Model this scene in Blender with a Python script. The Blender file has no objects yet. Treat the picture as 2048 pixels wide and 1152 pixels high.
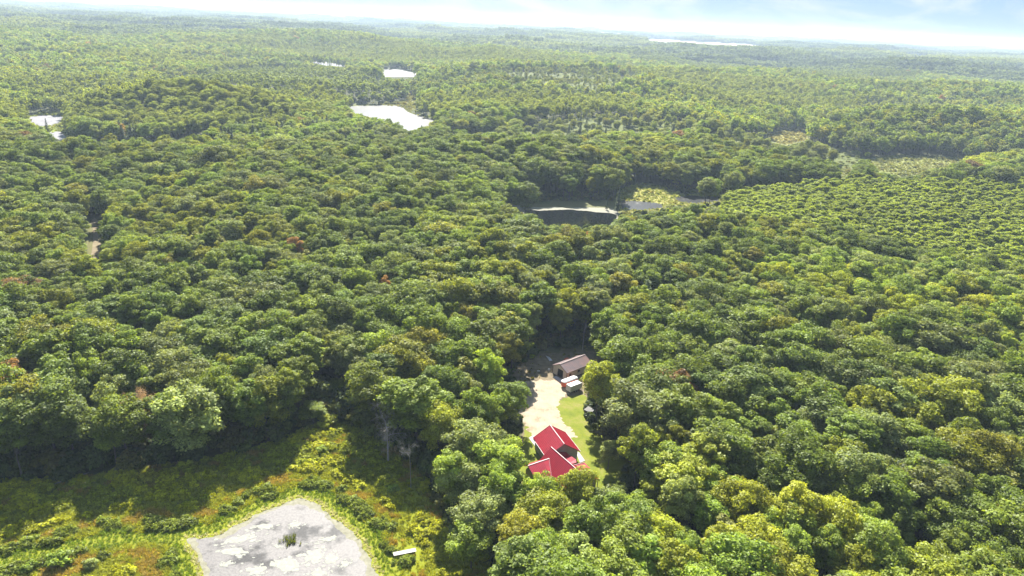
import bpy, bmesh, math, random
import numpy as np
from mathutils import Vector, Matrix
from mathutils.geometry import tessellate_polygon

SC = bpy.context.scene
COL = SC.collection
# ------------------------------------------------------------------ camera
CAM_H = 110.0
FOCAL = 1400.0                      # in pixels of the 2048 px wide photograph
PITCH = math.radians(20.95)
ROLL = math.atan(0.047)
_M = Matrix.Rotation(math.pi / 2 - PITCH, 3, 'X') @ Matrix.Rotation(ROLL, 3, 'Z')
cam_data = bpy.data.cameras.new('camera')
cam_data.sensor_width = 36.0
cam_data.lens = 36.0 * FOCAL / 2048.0
cam_data.clip_start = 1.0
cam_data.clip_end = 120000.0
cam = bpy.data.objects.new('camera', cam_data)
cam.matrix_world = Matrix.Translation((0, 0, CAM_H)) @ _M.to_4x4()
COL.objects.link(cam)
SC.camera = cam
# ------------------------------------------------------------------ world, sun, exposure
SUN_EL = math.radians(43.0)
SUN_AZ = math.radians(-7.0)         # left of straight ahead
world = bpy.data.worlds.new('World')
SC.world = world
world.use_nodes = True
wn, wl = world.node_tree.nodes, world.node_tree.links
wn.clear()
w_out = wn.new('ShaderNodeOutputWorld')
w_bg = wn.new('ShaderNodeBackground')
w_sky = wn.new('ShaderNodeTexSky')
w_sky.sky_type = 'NISHITA'
w_sky.sun_disc = False
w_sky.sun_elevation = SUN_EL
w_sky.sun_rotation = SUN_AZ
w_sky.altitude = 300.0
w_sky.air_density = 1.0
w_sky.dust_density = 0.25
w_sky.ozone_density = 1.5
w_bg.inputs['Strength'].default_value = 0.05
# thin wispy cloud spread over the whole sky
w_tc = wn.new('ShaderNodeTexCoord')
w_map = wn.new('ShaderNodeMapping')
w_map.inputs['Scale'].default_value = (2.2, 2.2, 9.0)
w_noise = wn.new('ShaderNodeTexNoise')
w_noise.inputs['Scale'].default_value = 2.3
w_noise.inputs['Detail'].default_value = 9.0
w_noise.inputs['Roughness'].default_value = 0.58
w_noise.inputs['Distortion'].default_value = 0.6
w_ramp = wn.new('ShaderNodeValToRGB')
w_ramp.color_ramp.elements[0].position = 0.44
w_ramp.color_ramp.elements[0].color = (0, 0, 0, 1)
w_ramp.color_ramp.elements[1].position = 0.66
w_ramp.color_ramp.elements[1].color = (0.8, 0.8, 0.8, 1)
w_mix = wn.new('ShaderNodeMixRGB')
w_mix.inputs['Color2'].default_value = (4.7, 4.95, 5.2, 1)
wl.new(w_tc.outputs['Generated'], w_map.inputs['Vector'])
wl.new(w_map.outputs['Vector'], w_noise.inputs['Vector'])
wl.new(w_noise.outputs['Fac'], w_ramp.inputs['Fac'])
wl.new(w_ramp.outputs['Color'], w_mix.inputs['Fac'])
w_veil = wn.new('ShaderNodeMixRGB')          # thin summer veil over the whole sky
w_veil.inputs['Fac'].default_value = 0.86
w_veil.inputs['Color2'].default_value = (1.55, 2.65, 4.5, 1)
wl.new(w_sky.outputs['Color'], w_veil.inputs['Color1'])
wl.new(w_veil.outputs['Color'], w_mix.inputs['Color1'])
wl.new(w_mix.outputs['Color'], w_bg.inputs['Color'])
wl.new(w_bg.outputs['Background'], w_out.inputs['Surface'])

sun_data = bpy.data.lights.new('sun', 'SUN')
sun_data.energy = 5.0
sun_data.angle = math.radians(0.5)
sun_data.color = (1.0, 0.955, 0.87)
sun = bpy.data.objects.new('sun', sun_data)
S_DIR = Vector((math.sin(SUN_AZ) * math.cos(SUN_EL), math.cos(SUN_AZ) * math.cos(SUN_EL), math.sin(SUN_EL)))
sun.rotation_euler = (-S_DIR).to_track_quat('-Z', 'Y').to_euler()
sun.location = (0, 0, 500)
COL.objects.link(sun)

SC.view_settings.view_transform = 'Standard'
SC.view_settings.look = 'None'
SC.view_settings.gamma = 1.0
SC.view_settings.use_curve_mapping = False
SC.view_settings.exposure = 1.95
cy = SC.cycles
cy.max_bounces = 6
cy.diffuse_bounces = 4
cy.glossy_bounces = 2
cy.transmission_bounces = 3
cy.volume_bounces = 0
cy.transparent_max_bounces = 8
cy.caustics_reflective = False
cy.caustics_refractive = False
cy.sample_clamp_indirect = 6.0

# ------------------------------------------------------------------ pixel <-> ground helpers
RM = np.array(_M)
def rays(px, py):
    px = np.asarray(px, float); py = np.asarray(py, float)
    v = np.stack([(px - 1024) / FOCAL, -(py - 576) / FOCAL, -np.ones_like(px)], -1)
    return v @ RM.T
def gp(px, py, z=0.0):
    d = rays(px, py)
    t = (z - CAM_H) / d[..., 2]
    p = d * t[..., None] if d.ndim > 1 else d * t
    p = p + np.array([0, 0, CAM_H])
    return p
def V(px, py, z=0.0):
    return Vector(gp(px, py, z))
def proj(x, y, z):
    p = np.stack([x, y, z - CAM_H], -1) @ RM
    w = -p[..., 2]
    w = np.where(w < 1e-3, 1e-3, w)
    return 1024 + FOCAL * p[..., 0] / w, 576 - FOCAL * p[..., 1] / w
def inside(px, py, poly):
    c = np.zeros(px.shape, bool)
    n = len(poly)
    for i in range(n):
        x0, y0 = poly[i]; x1, y1 = poly[(i + 1) % n]
        if y0 == y1:
            continue
        k = ((y0 > py) != (y1 > py)) & (px < (x1 - x0) * (py - y0) / (y1 - y0) + x0)
        c ^= k
    return c
def seg_dist(x, y, poly):
    d = np.full(x.shape, 1e12)
    n = len(poly)
    for i in range(n):
        ax, ay = poly[i]; bx, by = poly[(i + 1) % n]
        ex, ey = bx - ax, by - ay
        l2 = ex * ex + ey * ey + 1e-9
        t = np.clip(((x - ax) * ex + (y - ay) * ey) / l2, 0, 1)
        d = np.minimum(d, (x - ax - t * ex) ** 2 + (y - ay - t * ey) ** 2)
    return np.sqrt(d)
def hash2(ix, iy, s):
    h = (ix.astype(np.int64) * 374761393 + iy.astype(np.int64) * 668265263 + s * 974634777) & 0x7fffffff
    h = ((h ^ (h >> 13)) * 1274126177) & 0x7fffffff
    return ((h ^ (h >> 16)) & 0xffff) / 65535.0
def vnoise(x, y, s=0):
    ix = np.floor(x); iy = np.floor(y)
    fx = x - ix; fy = y - iy
    fx = fx * fx * (3 - 2 * fx); fy = fy * fy * (3 - 2 * fy)
    a = hash2(ix, iy, s); b = hash2(ix + 1, iy, s); c = hash2(ix, iy + 1, s); d = hash2(ix + 1, iy + 1, s)
    return (a * (1 - fx) + b * fx) * (1 - fy) + (c * (1 - fx) + d * fx) * fy
def fbm(x, y, s=0, o=4):
    r = np.zeros(np.shape(x)); a = 0.5; f = 1.0
    for k in range(o):
        r += a * vnoise(x * f, y * f, s + k * 17); a *= 0.5; f *= 2.03
    return r / (1 - 0.5 ** o)
def sstep(a, b, x):
    t = np.clip((x - a) / (b - a), 0, 1)
    return t * t * (3 - 2 * t)

# ------------------------------------------------------------------ layout traced on the photograph (ground level)
OPEN = {
 'clearing': [(1022,742),(1050,722),(1085,704),(1125,696),(1195,690),(1200,712),(1190,735),(1180,752),(1174,775),(1170,812),(1166,838),(1178,850),(1190,872),(1206,892),(1225,905),(1236,925),(1232,960),(1205,985),(1110,990),(1052,985),(1042,950),(1036,915),(1040,880),(1046,850),(1046,800),(1040,775)],
 'meadow': [(-260,985),(-100,975),(0,965),(90,962),(200,948),(300,935),(430,915),(540,888),(600,862),(650,842),(690,845),(740,868),(800,900),(850,950),(872,1000),(905,1060),(975,1100),(985,1160),(1010,1300),(1000,1500),(-400,1500),(-400,1000)],
 'pond_mid': [(1010,406),(1060,404),(1120,402),(1236,402),(1238,448),(1212,452),(1130,452),(1092,449),(1064,430),(1030,420)],
 'marsh_mid': [(1232,386),(1258,371),(1300,367),(1338,378),(1362,388),(1444,389),(1444,406),(1382,411),(1334,413),(1324,422),(1278,425),(1238,420)],
 'lake_a': [(690,214),(720,210),(768,209),(786,206),(812,202),(814,190),(832,190),(832,216),(822,226),(846,233),(874,240),(868,250),(838,254),(822,263),(808,264),(794,250),(768,240),(738,234),(708,226)],
 'lake_b': [(764,139),(800,138),(836,147),(826,156),(792,157),(768,152)],
 'lake_c': [(624,121),(660,124),(692,130),(690,134),(655,131),(626,126)],
 'lake_left': [(52,232),(90,226),(128,228),(130,246),(128,262),(138,278),(120,286),(98,280),(90,264),(86,254),(68,253)],
 'meadow_r1': [(1534,270),(1570,262),(1608,264),(1616,280),(1570,290),(1545,284)],
 'meadow_r2': [(1735,318),(1790,311),(1860,313),(1935,318),(1905,334),(1862,338),(1850,348),(1800,354),(1748,338)],
 'strip_r': [(1678,338),(1700,335),(1702,352),(1680,356)],
 'swamp': [(895,292),(925,287),(960,289),(1000,284),(1000,303),(950,308),(905,304)],
 'trail': [(174,438),(205,438),(207,470),(210,497),(204,526),(172,526)],
 'field_far': [(1266,76),(1400,82),(1540,92),(1540,95),(1420,90),(1290,81)],
 'field_far2': [(1795,111),(1860,113),(1858,116),(1800,114)],
 'field_far3': [(1190,64),(1250,67),(1250,69),(1195,67)],
}
OPEN_W = {k: gp(*np.array(v, float).T)[:, :2] for k, v in OPEN.items()}
HILLY = [k for k in OPEN if not k.startswith('field')]

RISES = []                              # wooded rises that stand out in the photograph
for (px_, py_, hh_, sx_, sy_) in ((1120, 366, 11, 90, 38), (330, 252, 17, 110, 42), (1800, 282, 10, 170, 50), (950, 258, 8, 120, 60), (60, 265, 9, 60, 40), (560, 200, 16, 160, 90), (600, 105, 22, 300, 130), (1300, 215, 12, 200, 80)):
    q_ = gp(px_, py_)
    RISES.append((q_[0], q_[1], hh_, sx_, sy_))
def terrain(x, y):
    x = np.asarray(x, float); y = np.asarray(y, float)
    r = np.hypot(x, y)
    d = np.full(x.shape, 1e9)
    for k in HILLY:
        p = OPEN_W[k]
        dd = seg_dist(x, y, p)
        dd[inside(x, y, p)] = 0
        d = np.minimum(d, dd)
    m = sstep(6, 40 + 0.13 * np.minimum(r, 1500), d)
    amp = np.interp(r, [0, 170, 350, 700, 1500, 3000, 8000, 30000], [0, 0, 7, 20, 34, 46, 52, 56])
    n = fbm(x / 420 + 3.1, y / 300 + 7.7, 5, 3)
    h = amp * m * np.clip((n - 0.28) * 1.7, 0, 1.2)
    for (cx_, cy_, hh_, sx_, sy_) in RISES:
        h += hh_ * np.exp(-((x - cx_) / sx_) ** 2 - ((y - cy_) / sy_) ** 2) * sstep(2, 30, d)
    az = np.degrees(np.arctan2(x, y))
    h += sstep(4500, 11000, r) * sstep(-2, -38, az) * 30 * (0.6 + 0.8 * fbm(x / 4000, y / 2500, 9, 2))
    return h

# ------------------------------------------------------------------ material helpers
def new_mat(name):
    m = bpy.data.materials.new(name)
    m.use_nodes = True
    n, l = m.node_tree.nodes, m.node_tree.links
    n.clear()
    out = n.new('ShaderNodeOutputMaterial')
    return m, n, l, out
def noise_node(n, l, scale, detail=4, rough=0.6, coord='Object', vec=None):
    t = n.new('ShaderNodeTexNoise')
    t.inputs['Scale'].default_value = scale
    t.inputs['Detail'].default_value = detail
    t.inputs['Roughness'].default_value = rough
    if vec is None:
        if coord == 'World':
            c = n.new('ShaderNodeNewGeometry'); vec = c.outputs['Position']
        else:
            c = n.new('ShaderNodeTexCoord'); vec = c.outputs[coord]
    l.new(vec, t.inputs['Vector'])
    return t
def ramp(n, l, fac, stops):
    r = n.new('ShaderNodeValToRGB')
    e = r.color_ramp.elements
    while len(e) < len(stops):
        e.new(0.5)
    for k, (p, c) in enumerate(stops):
        e[k].position = p
        e[k].color = (*c, 1) if len(c) == 3 else c
    l.new(fac, r.inputs['Fac'])
    return r
def simple(name, col, rough=0.7, metal=0.0, var=0.15, scale=2.0, bump=0.0, spec=0.3, col2=None, coord='Object'):
    m, n, l, out = new_mat(name)
    b = n.new('ShaderNodeBsdfPrincipled')
    b.inputs['Roughness'].default_value = rough
    b.inputs['Metallic'].default_value = metal
    b.inputs['Specular IOR Level'].default_value = spec
    t = noise_node(n, l, scale, 5, 0.6, coord)
    c2 = col2 or tuple(min(1, c * (1 + var)) for c in col)
    c1 = col if col2 else tuple(c * (1 - var) for c in col)
    r = ramp(n, l, t.outputs['Fac'], [(0.3, c1), (0.7, c2)])
    l.new(r.outputs['Color'], b.inputs['Base Color'])
    if bump:
        bp = n.new('ShaderNodeBump')
        bp.inputs['Strength'].default_value = bump
        bp.inputs['Distance'].default_value = 0.05
        t2 = noise_node(n, l, scale * 6, 4, 0.6, coord)
        l.new(t2.outputs['Fac'], bp.inputs['Height'])
        l.new(bp.outputs['Normal'], b.inputs['Normal'])
    l.new(b.outputs['BSDF'], out.inputs['Surface'])
    return m
def foliage_mat(name, trans=0.42, gloss=0.05, tcol=(1.6, 1.5, 0.6), lo=0.55, hi=1.85):
    m, n, l, out = new_mat(name)
    a = n.new('ShaderNodeAttribute'); a.attribute_type = 'INSTANCER'; a.attribute_name = 'tint'
    v = n.new('ShaderNodeAttribute'); v.attribute_type = 'GEOMETRY'; v.attribute_name = 'leafvar'
    mr = n.new('ShaderNodeMapRange')
    mr.inputs['To Min'].default_value = lo; mr.inputs['To Max'].default_value = hi  # random leaf tone, spread widened to paint in lit and dark contrast
    l.new(v.outputs['Fac'], mr.inputs['Value'])
    mul = n.new('ShaderNodeVectorMath'); mul.operation = 'SCALE'
    l.new(a.outputs['Color'], mul.inputs[0]); l.new(mr.outputs['Result'], mul.inputs['Scale'])
    tm = n.new('ShaderNodeVectorMath'); tm.operation = 'MULTIPLY'
    tm.inputs[1].default_value = tcol
    l.new(mul.outputs['Vector'], tm.inputs[0])
    d = n.new('ShaderNodeBsdfDiffuse'); t = n.new('ShaderNodeBsdfTranslucent')
    l.new(mul.outputs['Vector'], d.inputs['Color']); l.new(tm.outputs['Vector'], t.inputs['Color'])
    mx = n.new('ShaderNodeMixShader'); mx.inputs['Fac'].default_value = trans
    l.new(d.outputs['BSDF'], mx.inputs[1]); l.new(t.outputs['BSDF'], mx.inputs[2])
    g = n.new('ShaderNodeBsdfGlossy'); g.inputs['Roughness'].default_value = 0.5
    g.inputs['Color'].default_value = (0.9, 0.95, 0.85, 1)
    mg = n.new('ShaderNodeMixShader'); mg.inputs['Fac'].default_value = gloss
    l.new(mx.outputs['Shader'], mg.inputs[1]); l.new(g.outputs['BSDF'], mg.inputs[2])
    l.new(mg.outputs['Shader'], out.inputs['Surface'])
    return m

MAT = {}
MAT['leaf'] = foliage_mat('leaf', 0.48, 0.014)
MAT['needle'] = foliage_mat('needle', 0.2, 0.03, (1.3, 1.35, 0.7))
MAT['grass_blade'] = foliage_mat('grass_blade', 0.45, 0.04, (1.35, 1.3, 0.7), 0.6, 1.45)
MAT['bark'] = simple('bark', (0.10, 0.085, 0.07), 0.9, var=0.35, scale=3)
MAT['pale_bark'] = simple('pale_bark', (0.48, 0.45, 0.40), 0.85, scale=2.2, col2=(0.30, 0.28, 0.25))
MAT['dead_wood'] = simple('dead_wood', (0.27, 0.245, 0.22), 0.9, var=0.25, scale=3)
MAT['red_metal'] = simple('red_metal', (0.275, 0.010, 0.024), 0.38, var=0.16, scale=0.8, spec=0.5)
MAT['red_seam'] = simple('red_seam', (0.21, 0.008, 0.018), 0.4, var=0.1)
MAT['red_trim'] = simple('red_trim', (0.20, 0.045, 0.055), 0.45, var=0.08, scale=1, spec=0.5)
MAT['wall_grey'] = simple('wall_grey', (0.30, 0.27, 0.23), 0.8, var=0.1, scale=1)
MAT['dark_opening'] = simple('dark_opening', (0.018, 0.018, 0.02), 0.5, var=0.2)  # near-black painted for the shade inside the barn doorway
MAT['window_glass'] = simple('window_glass', (0.02, 0.025, 0.03), 0.08, var=0.1, spec=0.6)
MAT['white_paint'] = simple('white_paint', (0.42, 0.415, 0.40), 0.45, var=0.05, scale=1.3)
MAT['cream_siding'] = simple('cream_siding', (0.55, 0.50, 0.41), 0.6, var=0.06, scale=1.0)
MAT['brown_trim'] = simple('brown_trim', (0.075, 0.035, 0.028), 0.5, var=0.1)
MAT['rusty_roof'] = simple('rusty_roof', (0.115, 0.10, 0.11), 0.45, scale=0.42, col2=(0.22, 0.13, 0.112), bump=0.15, spec=0.5)
MAT['concrete'] = simple('concrete', (0.30, 0.29, 0.265), 0.85, var=0.1, scale=1.2, bump=0.1)
MAT['grey_concrete'] = simple('grey_concrete', (0.36, 0.36, 0.37), 0.85, var=0.12, scale=1.2)
MAT['orange_paint'] = simple('orange_paint', (0.50, 0.085, 0.035), 0.5, var=0.12, scale=1.5)
MAT['weathered_grey'] = simple('weathered_grey', (0.13, 0.125, 0.12), 0.8, var=0.3, scale=1.5)
MAT['tyre'] = simple('tyre', (0.015, 0.015, 0.016), 0.85, var=0.2)
MAT['steel'] = simple('steel', (0.35, 0.35, 0.36), 0.4, metal=0.7, var=0.15)
MAT['weathered_plank'] = simple('weathered_plank', (0.42, 0.40, 0.375), 0.85, var=0.18, scale=2.5)
MAT['dark_board'] = simple('dark_board', (0.055, 0.05, 0.05), 0.8, var=0.3, scale=2)

# ------------------------------------------------------------------ mesh helpers
def mesh_from(name, verts, faces, mats, midx=None, smooth=False):
    me = bpy.data.meshes.new(name)
    me.from_pydata([tuple(v) for v in verts], [], [tuple(f) for f in faces])
    for m in mats:
        me.materials.append(m)
    if midx is not None:
        me.polygons.foreach_set('material_index', np.asarray(midx, np.int32))
    if smooth:
        me.polygons.foreach_set('use_smooth', np.ones(len(me.polygons), bool))
    me.update()
    return me
def quad_mesh(name, P, var=None, mats=(), midx=None):
    """P: (n,4,3) array of quads"""
    n = len(P)
    me = bpy.data.meshes.new(name)
    me.vertices.add(n * 4)
    me.vertices.foreach_set('co', P.reshape(-1).astype(np.float32))
    me.loops.add(n * 4)
    me.loops.foreach_set('vertex_index', np.arange(n * 4, dtype=np.int32))
    me.polygons.add(n)
    me.polygons.foreach_set('loop_start', np.arange(0, n * 4, 4, dtype=np.int32))
    me.polygons.foreach_set('loop_total', np.full(n, 4, np.int32))
    for m in mats:
        me.materials.append(m)
    if midx is not None:
        me.polygons.foreach_set('material_index', np.asarray(midx, np.int32))
    me.update(calc_edges=True)
    me.validate()
    if var is not None:
        at = me.attributes.new('leafvar', 'FLOAT', 'POINT')
        at.data.foreach_set('value', np.repeat(var, 4).astype(np.float32))
    return me
def link(name, me, parent=None, **props):
    o = bpy.data.objects.new(name, me)
    COL.objects.link(o)
    if parent is not None:
        o.parent = parent
    for k, v in props.items():
        o[k] = v
    return o
def thing(name, loc, rz, label, cat, group=None):
    o = bpy.data.objects.new(name, None)
    o.empty_display_size = 0.5
    COL.objects.link(o)
    o.location = loc
    o.rotation_euler = (0, 0, rz)
    o['label'] = label; o['category'] = cat
    if group:
        o['group'] = group
    return o
class MB:
    def __init__(self):
        self.v = []; self.f = []
    def box(self, x0, x1, y0, y1, z0, z1):
        b = len(self.v)
        self.v += [(x0,y0,z0),(x1,y0,z0),(x1,y1,z0),(x0,y1,z0),(x0,y0,z1),(x1,y0,z1),(x1,y1,z1),(x0,y1,z1)]
        self.f += [tuple(b + i for i in q) for q in ((0,3,2,1),(4,5,6,7),(0,1,5,4),(1,2,6,5),(2,3,7,6),(3,0,4,7))]
        return self
    def slab(self, pts, t):
        """polygon pts (3D, roof plane seen from above counter-clockwise) given thickness t downwards"""
        b = len(self.v); n = len(pts)
        P = [Vector(p) for p in pts]
        nr = (P[1] - P[0]).cross(P[2] - P[0]).normalized()
        if nr.z < 0:
            P.reverse(); nr = -nr
        self.v += [tuple(p) for p in P] + [tuple(p - nr * t) for p in P]
        self.f.append(tuple(range(b, b + n)))
        self.f.append(tuple(range(b + 2 * n - 1, b + n - 1, -1)))
        for i in range(n):
            j = (i + 1) % n
            self.f.append((b + i, b + n + i, b + n + j, b + j))
        return self
    def bar(self, a, c, w, h):
        a = Vector(a); c = Vector(c)
        d = (c - a).normalized()
        s = d.cross(Vector((0, 0, 1)))
        s = s.normalized() if s.length > 1e-4 else Vector((1, 0, 0))
        u = s.cross(d)
        b = len(self.v)
        for p in (a, c):
            for ss, uu in ((-1,-1),(1,-1),(1,1),(-1,1)):
                self.v.append(tuple(p + s * (ss * w / 2) + u * (uu * h / 2)))
        self.f += [tuple(b + i for i in q) for q in ((0,3,2,1),(4,5,6,7),(0,1,5,4),(1,2,6,5),(2,3,7,6),(3,0,4,7))]
        return self
    def cyl(self, a, c, r0, r1=None, n=10):
        r1 = r0 if r1 is None else r1
        a = Vector(a); c = Vector(c); d = (c - a).normalized()
        s = d.orthogonal().normalized(); u = d.cross(s)
        b = len(self.v)
        for p, r in ((a, r0), (c, r1)):
            for k in range(n):
                t = 2 * math.pi * k / n
                self.v.append(tuple(p + s * (r * math.cos(t)) + u * (r * math.sin(t))))
        for k in range(n):
            j = (k + 1) % n
            self.f.append((b + k, b + j, b + n + j, b + n + k))
        self.f.append(tuple(b + k for k in range(n - 1, -1, -1)))
        self.f.append(tuple(b + n + k for k in range(n)))
        return self
    def prism(self, prof, y0, y1):
        """profile of (x,z) points extruded along y"""
        b = len(self.v); n = len(prof)
        self.v += [(x, y0, z) for x, z in prof] + [(x, y1, z) for x, z in prof]
        self.f.append(tuple(range(b, b + n))); self.f.append(tuple(range(b + 2 * n - 1, b + n - 1, -1)))
        for i in range(n):
            j = (i + 1) % n
            self.f.append((b + i, b + n + i, b + n + j, b + j))
        return self
    def mesh(self, name, mat, smooth=False):
        me = mesh_from(name, self.v, self.f, [mat], smooth=smooth)
        bm = bmesh.new(); bm.from_mesh(me)
        bmesh.ops.recalc_face_normals(bm, faces=bm.faces)
        bm.to_mesh(me); bm.free()
        return me
    def build(self, name, mat, parent=None, smooth=False, **props):
        return link(name, self.mesh(name, mat, smooth), parent, **props)

def fine_outline(pts, step, amp, scale, seed, closed=True):
    """densify a world polygon and give it an irregular natural edge"""
    pts = np.asarray(pts, float)
    out = []
    n = len(pts)
    for i in range(n):
        p0, p1, p2, p3 = pts[i - 1], pts[i], pts[(i + 1) % n], pts[(i + 2) % n]
        L = np.hypot(*(p2 - p1)); m = max(2, int(L / step))
        for t in np.arange(m) / m:
            q = 0.5 * ((2 * p1) + (-p0 + p2) * t + (2*p0 - 5*p1 + 4*p2 - p3) * t*t + (-p0 + 3*p1 - 3*p2 + p3) * t**3)
            out.append(q)
    o = np.array(out)
    tx = np.roll(o, -1, 0) - np.roll(o, 1, 0)
    nn = np.stack([-tx[:, 1], tx[:, 0]], 1); nn /= np.linalg.norm(nn, axis=1)[:, None] + 1e-9
    k = (fbm(o[:, 0] / scale, o[:, 1] / scale, seed, 4) - 0.5) * 2 * amp
    return o + nn * k[:, None]
def sheet(name, outline, z, mat, kind='structure', **props):
    co = [Vector((p[0], p[1], 0)) for p in outline]
    tris = tessellate_polygon([co])
    v = [(p[0], p[1], z) for p in outline]
    me = bpy.data.meshes.new(name)
    me.from_pydata(v, [], [tuple(t) for t in tris])
    bm = bmesh.new(); bm.from_mesh(me)
    bmesh.ops.recalc_face_normals(bm, faces=bm.faces)
    for f in bm.faces:
        if f.normal.z < 0:
            f.normal_flip()
    bm.to_mesh(me); bm.free()
    me.materials.append(mat)
    return link(name, me, None, kind=kind, **props)

ASPEN_PX = [[(1265,425),(1360,395),(1500,372),(1700,366),(1900,372),(2200,372),(2250,600),(2000,545),(1800,500),(1600,470),(1420,455),(1300,446)],
            [(330,160),(450,138),(560,130),(660,140),(760,160),(805,185),(760,200),(640,190),(500,200),(380,205),(300,190)],
            [(1240,120),(1450,125),(1700,140),(1850,160),(1700,165),(1400,150)]]
ASPEN_W = [gp(*np.array(v, float).T, 12.0)[:, :2] for v in ASPEN_PX]
SCRUB_PX = [[(1395,300),(1450,275),(1540,268),(1640,285),(1740,310),(1760,345),(1700,360),(1600,350),(1480,330)],
            [(1030,258),(1200,246),(1400,262),(1400,300),(1200,306),(1050,292)], [(990,168),(1200,172),(1330,192),(1200,216),(1020,202)]]
SCRUB_W = [gp(*np.array(v, float).T, 5.0)[:, :2] for v in SCRUB_PX]
LOW_PX = [[(105,284),(200,297),(330,301),(430,291),(480,304),(340,348),(150,340),(85,312)],
          [(1600,286),(1740,314),(1930,320),(2060,314),(2060,346),(1900,350),(1700,346)],
          [(1440,393),(1560,386),(1640,392),(1560,405),(1440,406)],
          [(612,848),(690,843),(712,800),(668,762),(610,792)]]
LOW_W = [gp(*np.array(v, float).T, 2.0)[:, :2] for v in LOW_PX]
# ------------------------------------------------------------------ ground
def ground_material():
    m, n, l, out = new_mat('ground')
    b = n.new('ShaderNodeBsdfPrincipled')
    b.inputs['Roughness'].default_value = 0.95
    b.inputs['Specular IOR Level'].default_value = 0.1
    geo = n.new('ShaderNodeNewGeometry')
    t1 = noise_node(n, l, 0.35, 6, 0.65, vec=geo.outputs['Position'])
    r1 = ramp(n, l, t1.outputs['Fac'], [(0.3, (0.030, 0.034, 0.016)), (0.55, (0.055, 0.060, 0.022)), (0.75, (0.085, 0.070, 0.038))])
    at = n.new('ShaderNodeAttribute'); at.attribute_name = 'cover'
    mx = n.new('ShaderNodeMixRGB')
    l.new(at.outputs['Alpha'], mx.inputs['Fac'])
    l.new(r1.outputs['Color'], mx.inputs['Color1'])
    t2 = noise_node(n, l, 1.2, 5, 0.7, vec=geo.outputs['Position'])
    mr = n.new('ShaderNodeMapRange'); mr.inputs['To Min'].default_value = 0.6; mr.inputs['To Max'].default_value = 1.4
    l.new(t2.outputs['Fac'], mr.inputs['Value'])
    sc = n.new('ShaderNodeVectorMath'); sc.operation = 'SCALE'
    l.new(at.outputs['Color'], sc.inputs[0]); l.new(mr.outputs['Result'], sc.inputs['Scale'])
    l.new(sc.outputs['Vector'], mx.inputs['Color2'])
    l.new(mx.outputs['Color'], b.inputs['Base Color'])
    bp = n.new('ShaderNodeBump'); bp.inputs['Strength'].default_value = 0.5; bp.inputs['Distance'].default_value = 0.3
    l.new(t2.outputs['Fac'], bp.inputs['Height']); l.new(bp.outputs['Normal'], b.inputs['Normal'])
    l.new(b.outputs['BSDF'], out.inputs['Surface'])
    return m
MAT['ground'] = ground_material()

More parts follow.
